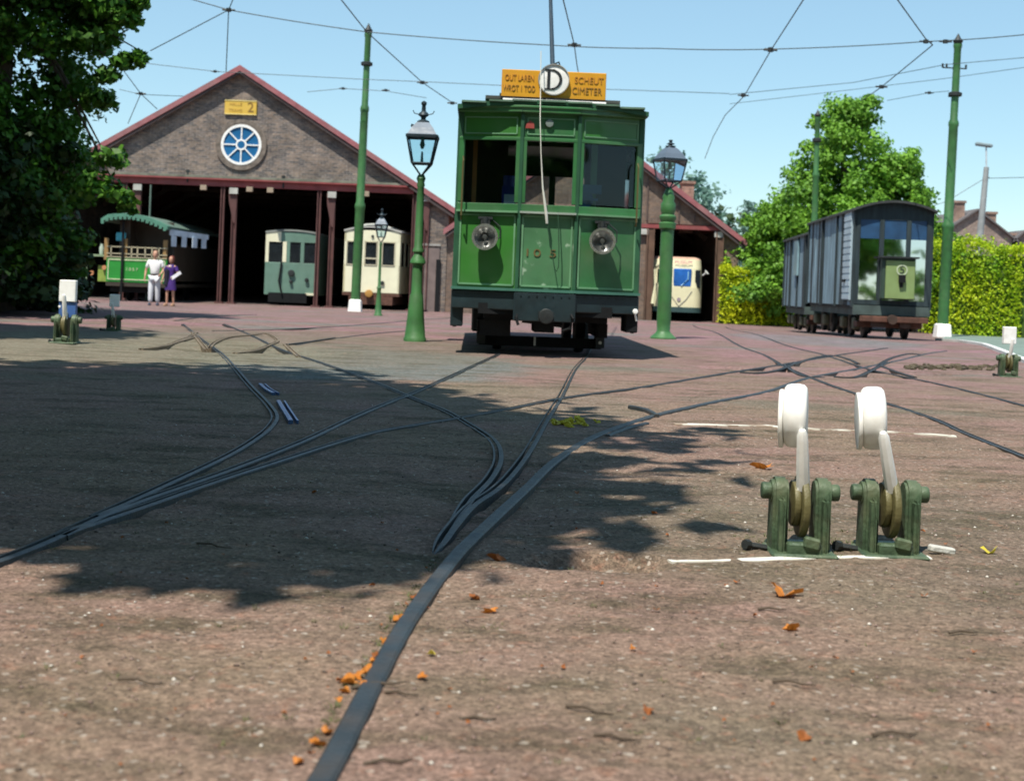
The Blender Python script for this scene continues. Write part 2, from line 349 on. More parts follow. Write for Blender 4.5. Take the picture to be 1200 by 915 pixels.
# painted lines and the kerb on the right
def strip(name, pts, wd, m, lift=.006, kind='structure', th=None, label=None, cat=None):
    pts = [Vector((p.x, p.y, 0)) for p in pts]; fine = []
    for a, b in zip(pts[:-1], pts[1:]):
        n = max(2, int((b - a).length / .12)); fine += [a.lerp(b, i / n) for i in range(n)]
    fine.append(pts[-1]); mb = MB(); vs = []; fs = []
    for i, p in enumerate(fine):
        d = (fine[min(i + 1, len(fine) - 1)] - fine[max(i - 1, 0)]).normalized(); n = Vector((-d.y, d.x, 0))
        e = wd / 2 * (1 + .25 * (vnoise(np.array([i * .7]), np.array([wd * 99]), 5)[0] - .5))
        for sgn in (-1, 1):
            q = p + n * e * sgn; z = gz(q.x, q.y) + lift; vs.append((q.x, q.y, z)); vs.append((q.x, q.y, z - (th or lift + .02)))
    for i in range(len(fine) - 1):
        a = i * 4; b = a + 4; fs += [(a, b, b + 2, a + 2), (a, a + 1, b + 1, b), (a + 2, b + 2, b + 3, a + 3)]
    fs += [(0, 2, 3, 1), (len(vs) - 4, len(vs) - 3, len(vs) - 1, len(vs) - 2)]
    mb.add(vs, fs); o = mb.build(name, m); return tag(o, label, cat, kind=kind)
worn = mat('worn_white_line', (.62, .60, .52), .85, var=.15, scale=9, chip=((.30, .23, .17), 7, .52))
strip('painted_line', [G(790, 497), G(900, 500), G(1120, 511)], .07, worn)
strip('painted_line', [G(785, 657), G(880, 655), G(985, 652), G(1090, 652)], .035, mat('white_lime', (.70, .69, .62), .8, chip=((.30, .24, .18), 12, .6)), .003)
# rails
def catmull(pts, n=8):
    out = []
    for i in range(len(pts) - 1):
        p0, p1, p2, p3 = pts[max(i - 1, 0)], pts[i], pts[i + 1], pts[min(i + 2, len(pts) - 1)]
        for k in range(n):
            t = k / n; out.append(0.5 * ((2 * p1) + (p2 - p0) * t + (2 * p0 - 5 * p1 + 4 * p2 - p3) * t * t + (3 * p1 - p0 - 3 * p2 + p3) * t ** 3))
    out.append(pts[-1]); return out
def rail(px, label, wd=.052, lift=None, extra=None, end_taper=False, group=None, name='tram_rail', m=None, cat='rail', ext=None, groove=True):
    pts = [G(*p) for p in px]
    if ext: pts += [Vector(e) for e in ext]
    pts = catmull(pts, 6); vs = []; fs = []; n = len(pts)
    h = wd / 2
    prof = [(-h, -.11), (-h, -.006), (-h + .006, 0), (h - .006, 0), (h, -.006), (h, -.11)] if not groove or wd < .04 else [(-h, -.11), (-h, -.002), (-h + .003, 0), (-h + wd * .44, 0), (-h + wd * .48, -.024), (h - wd * .24, -.024), (h - wd * .2, -.001), (h, -.002), (h, -.11)]
    for i, p in enumerate(pts):
        a, b = pts[max(i - 1, 0)], pts[min(i + 1, n - 1)]; d = Vector((b.x - a.x, b.y - a.y, 0)).normalized(); q = Vector((-d.y, d.x, 0))
        l = (.012 if p.y < 4.2 else .010) * (1 - float(smooth(9, 16, p.y))) + .008 * float(smooth(9, 16, p.y)) if lift is None else lift
        sc = min(1, .12 + i * .16) if end_taper else 1; l -= .022 * max(0, 1 - i / 7) if end_taper else 0
        for x, z in prof: vs.append((p.x + q.x * x * sc, p.y + q.y * x * sc, terr(p.y) + l + z))
    k = len(prof)
    for i in range(n - 1):
        for j in range(k - 1): fs.append((i * k + j, i * k + j + 1, (i + 1) * k + j + 1, (i + 1) * k + j))
    fs.append(tuple(range(k))); fs.append(tuple(reversed(range((n - 1) * k, n * k))))
    o = MB().add(vs, fs).build(name, m or rail_steel(), sm=True); return tag(o, label, cat, group)
RG = 'rails of the tram yard'
rail([(330, 985), (378, 915), (428, 820), (470, 742), (505, 690), (541, 645), (575, 612), (617, 573), (652, 540), (700, 511), (762, 489), (812, 477), (850, 469), (900, 459), (948, 443), (1007, 432), (1056, 422), (1085, 415), (1109, 411.5)], 'long foreground rail bending right to the parked wagon', .044, group=RG, groove=False)
rail([(508, 646), (521, 630), (550, 596), (580, 575), (600, 555), (621, 526), (640, 492), (658, 463), (673, 434), (685, 420), (692, 408)], 'straight switch rail running under the right wheels of the big green tram', .046, end_taper=True, group=RG)
rail([(512, 641), (545, 592), (573, 562), (584, 538), (576, 516), (546, 496), (521, 482), (483, 467), (442, 450), (400, 434), (362, 421), (337, 413), (318, 405), (300, 396), (282, 388), (262, 380)], 'strongly curved switch rail swinging left from the middle of the switch', .046, end_taper=True, group=RG)
rail([(-60, 676), (0, 659), (62, 634), (108, 611), (167, 588), (270, 552), (358, 517), (417, 489), (462, 470), (483, 462), (540, 436), (585, 415), (600, 407)], 'left rail from the lower left edge to the left wheels of the big tram', .05, group=RG)
rail([(70, 631), (108, 616), (167, 596), (250, 567), (333, 540), (392, 521), (442, 507), (500, 497), (542, 490), (600, 479), (667, 466), (754, 454), (837, 440), (874, 434), (913, 428), (955, 421), (990, 415), (1020, 411), (1039, 408)], 'long rail crossing the yard from the dark left side to the right-hand crossing', .05, group=RG)
rail([(112, 607), (187, 573), (267, 535), (304, 512), (318, 499), (322, 488), (313, 474), (292, 452), (275, 432), (258, 414), (240, 401), (226, 390), (214, 380)], 'shaded rail curling back from the left switch toward the left crossing', .045, group=RG)
# short guard pieces; the sky's blue reflection is put into their colour
blue = mat('blue_reflection_steel', (.08, .16, .36), .3, metal=.7, var=.2)
rail([(307, 452), (314, 458), (323, 463)], 'short guard plate with painted blue sheen lying at the tree shadow edge', .05, lift=.018, m=blue, name='guard_plate', cat='rail')
rail([(329, 472), (335, 482), (344, 496)], 'longer guard plate with painted blue sheen beside the curved rail', .055, lift=.018, m=blue, name='guard_plate', cat='rail')
rail([(758, 497), (735, 503), (712, 512)], 'short check rail beside the foreground rail where it bends right', .03, lift=.012)
rail([(738, 478), (757, 482), (770, 489)], 'small iron rod end beside the bend of the foreground rail', .03, lift=.02)
# right crossing
rail([(812, 381), (825, 386), (860, 402), (895, 416), (918, 429), (948, 442), (985, 456), (1032, 471), (1095, 492), (1130, 508), (1210, 540)], 'rail running diagonally from the right shed across the right-hand crossing', .045, group=RG)
rail([(850, 383), (867, 388), (913, 402), (962, 415), (990, 424), (1018, 433), (1050, 440), (1098, 450), (1151, 463), (1215, 480)], 'second diagonal rail passing behind the right-hand crossing', .045, group=RG)
rr = lambda p, l, w_=.045, li=.014: rail(p, l, w_, lift=li, group='raised check rails of the crossings')
rr([(868, 437), (885, 438), (905, 436), (922, 431), (932, 425)], 'raised check rail at the left end of the right crossing')
rr([(920, 428), (930, 436), (945, 442), (965, 443)], 'curved wing rail left of the middle of the right crossing')
rr([(930, 428), (950, 421), (972, 417), (990, 420), (1006, 427)], 'arched wing rail over the middle of the right crossing')
rr([(978, 442), (1000, 443), (1015, 438), (1030, 430), (1042, 425)], 'wing rail curving up to the right of the right crossing')
rr([(1034, 430), (1052, 437), (1072, 443)], 'low check rail right of the right crossing')
rr([(1030, 428), (1045, 420), (1065, 415), (1078, 416)], 'far check rail near the wagon end of the right crossing')
# left crossing
sandy = mat('sandy_rail', (.17, .13, .085), .6, metal=.2, var=.3, bump=.3, bscale=30)
rl = lambda p, l, w_=.05, li=.016: rail(p, l, w_, lift=li, m=sandy, group='raised check rails of the crossings')
rl([(165, 410), (190, 407), (210, 401), (228, 396)], 'sandy curved rail at the left tip of the left crossing')
rl([(205, 402), (221, 396), (230, 390)], 'short sandy check rail behind the left tip of the left crossing')
rl([(226, 390), (233, 400), (242, 411)], 'sandy joint rail in the middle of the left crossing')
rl([(246, 408), (252, 402), (268, 396), (288, 394), (306, 392)], 'arched sandy rail in the middle of the left crossing')
rl([(275, 415), (298, 412), (316, 405), (325, 400), (318, 394), (310, 391)], 'hooked sandy rail at the right of the left crossing')
rl([(334, 404), (341, 411), (350, 419)], 'short sandy rail joint right of the left crossing')
rail([(346, 405), (372, 400), (400, 396), (440, 391), (475, 388)], 'thin rail leaving the left crossing toward the small lamp', .04, group=RG)
rail([(336, 405), (360, 402), (392, 397)], 'short dark rail beside the thin rail of the left crossing', .04, lift=.02, group=RG)
rail([(250, 388), (300, 387), (354, 385), (420, 381), (480, 376), (530, 372)], 'farther rail running behind the left crossing to the depot corner', .045, group=RG)
rail([(205, 376), (260, 370), (300, 369)], 'rail stub in front of the old green tram', .045, group=RG)
rail([(930, 567), (900, 568)], 'x', .02) if False else None
# kerb and asphalt strip on the right
kerb = strip('kerb', [G(1098, 399), G(1125, 401), G(1152, 405), G(1176, 414), G(1204, 426), G(1240, 441)], .10, mat('kerb_white', (.66, .68, .66), .8, dirt=(.4, .4, .36)), .05, th=.12)
def patch(name, pts, m, lift):
    n = 26; vs = []; fs = []                              # ruled patch between two polylines
    A, B = pts
    for i in range(n + 1):
        t = i / n
        def at(pl):
            q = t * (len(pl) - 1); k = min(int(q), len(pl) - 2); return pl[k].lerp(pl[k + 1], q - k)
        a, b = at(A), at(B)
        for j in range(13):
            q = a.lerp(b, j / 12); vs.append((q.x, q.y, gz(q.x, q.y) + lift))
    for i in range(n):
        for j in range(12): fs.append((i * 13 + j, (i + 1) * 13 + j, (i + 1) * 13 + j + 1, i * 13 + j + 1))
    return tag(MB().add(vs, fs).build(name, m), kind='structure')
patch('pavement', ([G(1102, 398), G(1127, 400), G(1154, 404), G(1180, 414), G(1210, 426)], [G(1110, 391), G(1150, 391), G(1200, 392), G(1240, 396), G(1330, 404)]),
      mat('asphalt_green', (.15, .20, .17), .9, var=.25, scale=2, bump=.4), .02)
# debris and rods toward the right lever
mb = MB()
for i in range(120):
    t = random.random(); p = G(1062 + t * 120, 431.5 + random.gauss(0, 1.3)); sc = random.uniform(.012, .045)
    mb.box((p.x, p.y, gz(p.x, p.y) + sc * .3), (sc * 1.6, sc, sc), rz=random.random() * 3, rx=random.random())
tag(mb.build('clods', mat('dark_clod', (.08, .065, .04), .95, bump=.6)), kind='stuff')
# pebbles: too many to count
def pebble_field(n, col, name, smin, smax, ymin, ymax):
    y = ymin * (ymax / ymin) ** rng.random(n); x = (rng.random(n) * 2 - 1) * .42 * y
    z = gh(x, y); s = smin + (smax - smin) * rng.random(n) ** 3
    base = np.array([[1, 0, 0], [-1, 0, 0], [0, 1, 0], [0, -1, 0], [0, 0, 1], [0, 0, -1]], float)
    tri = np.array([[0, 2, 4], [2, 1, 4], [1, 3, 4], [3, 0, 4], [2, 0, 5], [1, 2, 5], [3, 1, 5], [0, 3, 5]])
    j = base[None] * (1 + .5 * (rng.random((n, 6, 1)) - .5)) * np.stack([s, s * .8, s * .55], -1)[:, None, :]
    a = rng.random(n) * 6.28; c_, s_ = np.cos(a)[:, None], np.sin(a)[:, None]
    X = j[..., 0] * c_ - j[..., 1] * s_; Y = j[..., 0] * s_ + j[..., 1] * c_
    co = np.stack([X + x[:, None], Y + y[:, None], j[..., 2] + z[:, None] + s[:, None] * .2], -1).reshape(-1, 3)
    fa = (tri[None] + (np.arange(n) * 6)[:, None, None]).reshape(-1, 3)
    tag(npmesh(name, co, fa, col), kind='stuff')
pebble_field(6500, mat('pebble_brown', (.24, .165, .14), .9, var=.4, scale=30), 'gravel', .0015, .0065, 1.7, 9)
pebble_field(1800, mat('pebble_dark', (.10, .075, .06), .9, var=.4, scale=30), 'gravel', .0015, .007, 1.7, 12)
pebble_field(420, mat('pebble_pale', (.62, .58, .52), .8, var=.2, scale=30), 'gravel', .002, .008, 1.7, 9)
# fallen leaves
LEAFG = 'fallen leaves scattered on the ground'
lm = [leafmat('leaf_orange', (.42, .12, .02), (.66, .27, .04), 30, .2), leafmat('leaf_brown', (.22, .07, .02), (.35, .12, .03), 20, .15), leafmat('leaf_yellow', (.55, .45, .03), (.65, .55, .08), 20, .25)]
def leaf_mesh(seed):
    r = random.Random(seed); pts = []; n = 14
    for k in range(n):
        t = 2 * math.pi * k / n; q = (.55 + .45 * abs(math.cos(2.5 * t))) * (1 + .2 * r.uniform(-1, 1)); pts.append((q * math.cos(t), .75 * q * math.sin(t), r.uniform(.0, .25) + .55 * abs(math.cos(t + seed)) ** 2))
    mz = min(p[2] for p in pts) + .12; pts = [(p[0], p[1], p[2] - mz) for p in pts]; vs = [(0, 0, .08 - mz)] + pts; fs = [(0, k + 1, (k + 1) % n + 1) for k in range(n)]
    me = bpy.data.meshes.new('leaf'); me.from_pydata(vs, [], fs); return me
protos = [[leaf_mesh(s + 10 * k) for s in range(4)] for k in range(3)]
for k in range(3):
    for me in protos[k]: me.materials.append(lm[k])
def leaf(u, v, k, s, label, lift=.005):
    p = G(u, v); o = bpy.data.objects.new('fallen_leaf', random.choice(protos[k])); C.objects.link(o)
    o.location = (p.x, p.y, gz(p.x, p.y) + lift); s_ = s * .5 * p.y / F * 1.15
    o.scale = (s_, s_, s_); o.rotation_euler = (random.uniform(-.35, .5), random.uniform(-.3, .3), random.random() * 6.3)
    return tag(o, label, 'leaf', LEAFG)
A_ = 'orange leaf lying against the left side of the foreground rail'
for u, v, s in ((372, 872, 22), (383, 860, 18), (408, 802, 26), (418, 795, 20), (430, 788, 20), (404, 812, 16), (452, 752, 16), (468, 728, 20), (475, 722, 14), (350, 896, 18), (437, 778, 12), (396, 822, 10), (424, 806, 12)): leaf(u, v, 0, s, A_)
for u, v, s in ((398, 800, 12), (480, 708, 14), (440, 772, 12), (365, 885, 10), (484, 700, 10)): leaf(u, v, 1, s, 'brown leaf curled beside the left side of the foreground rail')
leaf(920, 697, 0, 40, 'largest orange leaf, on the open ground in front of the white levers'); leaf(927, 735, 0, 22, 'small orange leaf just below the largest orange leaf')
leaf(574, 716, 0, 18, 'orange leaf lying right of the foreground rail'); leaf(580, 651, 1, 24, 'red-brown leaf at the shadow edge beside the foreground rail')
leaf(893, 551, 0, 26, 'orange leaf behind the left white lever'); leaf(943, 865, 1, 20, 'brown-red leaf near the bottom edge below the levers'); leaf(760, 835, 1, 18, 'brown leaf on the bare ground near the bottom middle')
leaf(1083, 697, 1, 10, 'tiny dark brown leaf in front of the right white lever'); leaf(742, 760, 0, 11, 'tiny orange leaf on the pinkish ground in the middle'); leaf(1160, 648, 2, 22, 'yellow leaf near the end of the white line')
leaf(505, 768, 2, 12, 'greenish yellow leaf just right of the foreground rail'); leaf(864, 683, 1, 9, 'tiny dark leaf in front of the left white lever'); leaf(556, 700, 1, 16, 'dull brown leaf beside the orange leaf right of the rail')
leaf(495, 795, 0, 14, 'pale orange leaf on the ground right of the foreground rail')
for i in range(26): leaf(668 + random.gauss(0, 13), 497 + random.gauss(0, 2.2), 2, random.uniform(7, 14), 'yellow leaf in the small heap on the far edge of the tree shadow')
for i in range(60): leaf(random.uniform(20, 1180), random.uniform(560, 905), 1, random.uniform(4, 9), 'small brown leaf scattered on the open ground')
# twigs and small weeds
for u, v, L_ in ((165, 803, 60), (445, 806, 70), (470, 815, 40), (690, 834, 60), (930, 805, 50), (1130, 742, 40), (250, 640, 50), (720, 868, 50), (455, 893, 60), (1050, 860, 60), (905, 715, 34), (560, 845, 44)):
    p = G(u, v); a = random.uniform(-.5, .5); L2 = L_ * p.y / F; o = tag(MB().path([(-L2 / 2, 0, .004), (-L2 * .1, L2 * .05, .008), (L2 * .2, -.01, .007), (L2 / 2, L2 * .06, .004)], [.0035, .003, .0025, .0012], 6).build('twig', mat('twig_brown', (.09, .065, .045), .9, var=.4), sm=True), 'thin dry brown twig lying on the open foreground ground', 'twig', 'twigs on the ground')
    o.location = (p.x, p.y, gz(p.x, p.y)); o.rotation_euler = (0, 0, a)
wv = []; wf = []
def tuft(x, y, h, n):
    z = gz(x, y) - .002
    for i in range(n):
        a = random.random() * 6.28; dx, dy = math.cos(a), math.sin(a); r0 = random.random() * .012; l = h * random.uniform(.5, 1.2); k = len(wv); bx_, by_ = x + dx * r0, y + dy * r0; wd = .0016
        wv.extend([(bx_ - dy * wd, by_ + dx * wd, z), (bx_ + dy * wd, by_ - dx * wd, z), (bx_ + dx * l * .8, by_ + dy * l * .8, z + l * .7)]); wf.append((k, k + 1, k + 2))
for i in range(90):
    u, v = random.uniform(0, 1200), 560 + 340 * random.random() ** 1.4; p = G(u, v); tuft(p.x, p.y, random.uniform(.008, .016), 10)
for i in range(60):
    t = random.random(); u, v = 400 + 135 * t + random.gauss(0, 3) - 12, 860 - 215 * t; p = G(u, v); tuft(p.x - .02, p.y, random.uniform(.008, .018), 12)
for i in range(50): p = G(random.gauss(940, 45), random.gauss(634, 8)); tuft(p.x, p.y, random.uniform(.01, .024), 12)
tag(npmesh('weeds', np.array(wv), np.array(wf), leafmat('weed_green', (.07, .09, .03), (.15, .16, .06), 8, .3)), kind='stuff')
# ------------------------------------------------------------------ white point levers
def oval_green(): return mat('olive_iron', (.055, .095, .05), .55, metal=.1, var=.35, scale=12, bump=.4, bscale=50, dirt=(.14, .13, .07), dscale=10, damt=.6)
def lever(px, base_v, sc, lean, label, wyaw=.22, hub_dx=0, blue=False, small=False):
    g = G(px, base_v); t = thing('point_lever', (g.x, g.y, gz(g.x, g.y) - .004), 0, label, 'lever', 'counterweight point levers'); M = Matrix.Scale(sc, 4)
    gm = oval_green()
    for s in (-1, 1):                                    # side bracket with rounded top and outward hub
        pts = [(-.045, 0)] + [(-.045, .17)] + [(.045 * math.cos(a), .185 + .045 * math.sin(a)) for a in np.linspace(math.pi * .95, .05 * math.pi, 8)] + [(.045, .17), (.055, 0)]
        b = MB(); b.ext(pts, -.024, .024, M=M @ Matrix.Translation((s * .065, 0, 0)) @ Matrix.Rotation(math.pi / 2, 4, 'Z')); b.box((s * .066, -.06, .09), (.018, .05, .17), M=M)
        b.build('bracket', gm, t, bev=.008 * sc, seg=2, sm=True)
        b = MB(); b.disc((s * .103, 0, .186), .026, .034, 'X', 18, .007, M=M); b.disc((s * .086, 0, .186), .036, .012, 'X', 18, .003, M=M); b.build('axle_cap', gm, t, sm=True)
    b = MB(); b.disc((.004, 0, .145), .098, .022, 'X', 36, .006, M=M); b.disc((-.018, 0, .15), .07, .02, 'X', 30, .005, M=M)
    b.build('cam_wheel', mat('olive_brown_iron', (.13, .115, .045), .5, metal=.1, var=.3, bump=.3), t, sm=True)
    b = MB(); b.box((0, -.085, .022), (.105, .04, .045), M=M); b.box((.02, -.10, .045), (.05, .03, .035), M=M, ry=.2); b.box((0, .06, .01), (.17, .10, .02), M=M); b.box((0, -.02, .006), (.20, .20, .014), M=M)
    b.build('base_plate', gm, t, bev=.006 * sc)
    b = MB(); b.tube((-.10, -.02, .012), (-.16, -.02, .02), .010, n=8); b.tube((-.155, -.02, .02), (-.17, -.03, .022), .016, n=8)
    b.build('drive_rod', dark_iron(), t)
    a0 = Vector((hub_dx, -.04, .200)) * sc; a1 = Vector((hub_dx + lean * .95, -.104, .385)) * sc
    b = MB(); b.path([a0, a0.lerp(a1, .3), a1.lerp(a0, .08), a1], [.021 * sc, .020 * sc, .0165 * sc, .010 * sc], 8); b.tube(a0 + Vector((0, -.012, .0)), a0 + Vector((0, .01, 0)), .02 * sc, n=10); b.build('lever_arm', white_paint(), t, sm=True)
    wx = hub_dx + lean * 1.12
    b = MB(); Mw = M @ Matrix.Translation((wx, .0, .415)) @ Matrix.Rotation(wyaw, 4, 'Z') @ Matrix.Rotation(lean * .9, 4, 'Y')
    if small: b.box((0, 0, 0), (.13, .05, .17), M=Mw)
    else: b.disc((.004, 0, .004), .098, .072, 'X', 48, .024, M=Mw); b.disc((-.039, .0, -.006), .090, .014, 'X', 48, .005, M=Mw)
    b.build('counterweight', white_paint(), t, bev=.006 if small else 0, sm=not small)
    if blue:
        b = MB(); b.box((0, .015, -.15), (.13, .05, .12), M=Mw); b.build('shaded_lower_plate', mat('blue_plate', (.05, .12, .32), .4), t)  # lower part of the white plate, tree shade painted in as blue
        for z in (.03, -.17):
            b = MB(); b.tube((-.09, .0, z), (-.07, 0, z), .02, M if False else None or .02, n=10); q = b.build('reflector', white_paint(), t); q.location = (wx * sc, 0, .415 * sc)
    return t
lever(935, 645, 1.0, -.024, 'left one of the two white counterweight levers standing close together in front', -.235, 0)
lever(1040, 645, 1.0, -.055, 'right one of the two white counterweight levers standing close together in front', -.16, -.004)
lever(77, 402, 1.32, .004, 'tall switch lever with white plate and painted shade at the left edge under the tree', 0, 0, blue=True, small=True)
lever(133, 388, .95, 0, 'low switch lever with a small white weight in the shade left of the crossing', 0.1, 0, small=True)
lever(1181, 441, 1.1, .0, 'small white square-headed switch lever at the right edge by the kerb', 0.1, 0, small=True)
b = MB(); p = G(1092, 648); b.box((0, 0, 0), (.085, .03, .022), rz=.2, ry=.15, M=Matrix.Translation((p.x + .03, p.y, .012))); tag(b.build('stone_chip', mat('pale_stone', (.5, .5, .46), .8, bump=.5), bev=.005), 'pale grey stone chip lying at the right end of the white line', 'stone')
# ================================================================== DEPOT
YD = 51.0; ZG = -0.27
def XZ(u, v, Y=YD): p = P(u, v, Y); return (p.x, p.z)
brick = brickmat('depot_brick', (.235, .175, .135), (.095, .085, .085), (.25, .235, .21))
brick2 = brickmat('shed_brick', (.20, .13, .09), (.14, .10, .08), (.17, .15, .13))
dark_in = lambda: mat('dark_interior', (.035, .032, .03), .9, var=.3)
tile = lambda: mat('roof_tile', (.34, .13, .10), .85, var=.25, scale=5, bump=.4, dirt=(.12, .09, .08), damt=.4)
def shed(name, label, apex, eave_r, beamL, beamR, W, depth, openings, br, hole=None, apexX=None, slope=None):
    ax, az = XZ(*apex) if apexX is None else (apexX, apex); ex, ez = XZ(*eave_r); W = ex - ax if W is None else W; lx = ax - W
    zb = (XZ(*beamL)[1] + XZ(*beamR)[1]) / 2
    t = thing(name, (ax, YD, ZG), 0, label, 'building'); L = lambda x: x - ax; Zl = lambda z: z - ZG
    wl, wr = -W + .35, W - .35                            # wall faces inside eaves
    sl = (az - ez) / W; ztop = Zl(az) - .18; zw = ztop - sl * (W - .35)
    b = MB()                                              # gable field and piers in one wall
    zbl = Zl(zb) + .16
    xq = (ztop - zbl) / sl; b.ext([(-xq, zbl), (xq, zbl), (0, ztop)], 0, .35)
    for x0, x1 in openings['piers']:
        h0, h1 = (min(zbl - .003, ztop - sl * abs(L(x))) for x in (x0, x1)); xm = [xq * s for s in (-1, 1) if L(x0) < xq * s < L(x1)]
        b.ext([(L(x0), 0), (L(x1), 0), (L(x1), h1)] + [(x, zbl - .003) for x in xm] + [(L(x0), h0)], .0, .35)
    b.build('gable_wall', br, t)
    zu = lambda x: Zl(az) - .06 - sl * abs(x)
    for x in (wl, wr - .3): b = MB(); b.ext([(x, 0), (x + .3, 0), (x + .3, zu(x + .3)), (x, zu(x))], .352, .36 + depth); b.build('side_wall', br, t)
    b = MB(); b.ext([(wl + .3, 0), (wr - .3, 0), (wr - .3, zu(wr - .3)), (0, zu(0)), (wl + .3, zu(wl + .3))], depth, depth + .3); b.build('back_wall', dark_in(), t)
    b = MB()
    ov = .27
    for s in (-1, 1):
        x1 = s * (W + .12); z1 = Zl(az) - sl * (W + .12)
        b.ext([(0, Zl(az)), (x1, z1), (x1, z1 - .10), (0, Zl(az) - .10)], -ov + .03, depth + .4)
    b.build('roof', tile(), t)
    for s in (-1, 1):
        b = MB(); x1 = s * (W + .16); z1 = Zl(az) - sl * (W + .16)
        b.ext([(0, Zl(az) + .07), (x1, z1 + .07), (x1, z1 - .14), (0, Zl(az) - .14)], -ov - .04, -ov + .027)
        b.build('barge_board', mat('barge_pink', (.30, .10, .11), .7, var=.2, scale=4, dirt=(.25, .18, .17), damt=.5), t)
        b = MB(); b.ext([(0, Zl(az) - .142), (x1 * .985, z1 - .142 + .01), (x1 * .985, z1 - .24), (0, Zl(az) - .24)], -ov + .0, -ov + .05); b.build('soffit_board', mat('soffit_dark', (.06, .045, .045), .8), t)
    for y in np.arange(3.5, depth, 4.2):                  # roof trusses
        b = MB(); b.bar((-xq + .7, y, zbl + .3), (xq - .7, y, zbl + .3), .14, .18)
        for s in (-1, 1):
            b.bar((0, y, ztop - .3), (s * (W - .8), y, ztop - .3 - sl * (W - .8)), .12, .18); b.bar((s * W * .22, y, zbl + .35), (s * W * .40, y, ztop - .3 - sl * W * .4), .09); b.bar((s * W * .22, y, zbl + .35), (s * .05, y, ztop - .6), .09)
        b.build('truss', mat('old_timber', (.10, .08, .06), .85, var=.3), t)
    return t, ax, W, zb, zbl, xq
ax0 = XZ(283, 82)[0]
dep, ax, W, zb, zbl, XQ = shed('depot_building', 'wide brown brick tram depot with three open bays and a round window in its gable', (283, 80), (531, 245), (150, 212), (480, 224), None, 26,
    {'piers': [(XZ(497, 300)[0], XZ(524, 300)[0]), (2 * ax0 - XZ(524, 300)[0], 2 * ax0 - XZ(505, 300)[0])]}, brick)
rel = lambda u, v, y=0: Vector((XZ(u, v)[0] - ax, y, XZ(u, v)[1] - ZG))
# lintel beam, its flange, posts
b = MB(); b.box((0, -.03, zbl - .13), (2 * XQ + .1, .22, .24)); b.box((0, -.12, zbl + .0), (2 * XQ - .1, .30, .05)); b.build('lintel_beam', red_paint(), dep)
b = MB(); b.box((0, -.10, zbl + .075), (2 * XQ - .3, .22, .08)); b.build('sill_course', mat('mossy_sill', (.16, .17, .13), .9, var=.4, dirt=(.07, .08, .05)), dep)
def post_pair(u0, u1, v):
    for u, th in ((u0, .13), (u1, .17)):
        x = rel(u, v).x; b = MB(); H = zbl - .26
        b.box((x, -.02, H / 2), (th, .05, H)); b.box((x - th * .42, -.05, H / 2), (.035, .14, H)); b.box((x + th * .42, -.05, H / 2), (.035, .14, H)); b.box((x, -.03, .03), (.3, .3, .06))
        if u == u1: b.ext([(x - .09, H - .1), (x + .09, H - .1), (x + .09, H - .5), (x + .05, H - 1.3), (x - .02, H - 1.3), (x - .2, H - .5), (x - .22, H - .1)], -.14, -.10)
        b.build('post', post_brown(), dep)
        if u == u1:
            b = MB(); b.box((x - .03, -.16, H - .14), (.30, .12, .22)); b.build('bracket', mat('grey_bracket', (.42, .42, .38), .8, var=.2), dep)
post_pair(259, 273, 300); post_pair(372, 388, 300); post_pair(147, 163, 240); post_pair(484, 499, 290)
x = rel(178, 230).x; b = MB(); b.tube((x, -.2, 0), (x, -.2, zbl - .3), .035); b.build('downpipe', mat('dull_green_pipe', (.10, .15, .12), .6), dep)
# lower side door with grey panel in right pier
b = MB(); p = rel(505, 330); b.box((p.x - .0, -.03, 1.15), (.55, .06, 2.3)); b.build('side_door', mat('grey_brown_door', (.17, .13, .12), .8, var=.2), dep)
b = MB(); b.box((rel(512, 340).x + .02, -.06, .95), (.16, .05, 1.9)); b.build('door_post', black_iron(), dep)
b = MB(); b.box((rel(505, 306).x, -.03, 2.42), (.66, .05, .08)); b.build('door_lintel', mat('grey_stone', (.3, .29, .27), .8), dep)
# round window
c = rel(283, 170)
b = MB(); b.ring((c.x, -.01, c.z), .92, .80, .12, 44); b.ring((c.x, -.015, c.z), .83, .69, .09, 44); rw = b.build('round_window', mat('ring_brick', (.17, .14, .115), .9, var=.35, scale=8, bump=.4), dep, sm=False)
b = MB(); b.ring((c.x, -.035, c.z), .735, .64, .08, 44)
for k in range(8):
    a = k * math.pi / 4; b.bar((c.x + .17 * math.cos(a), -.04, c.z + .17 * math.sin(a)), (c.x + .68 * math.cos(a), -.04, c.z + .68 * math.sin(a)), .045, .05, up=(0, 1, 0))
b.ring((c.x, -.04, c.z), .20, .14, .06, 24); b.build('window_frame', white_paint(), rw)
b = MB(); b.disc((c.x, -.012, c.z), .70, .03, 'Y', 40); b.build('pane', mat('blue_window_glass', (.02, .13, .30), .15, var=.2, scale=1, spec=.8), rw)
b = MB(); b.disc((c.x, -.05, c.z), .14, .03, 'Y', 20); b.build('pane', _m['blue_window_glass'], rw)
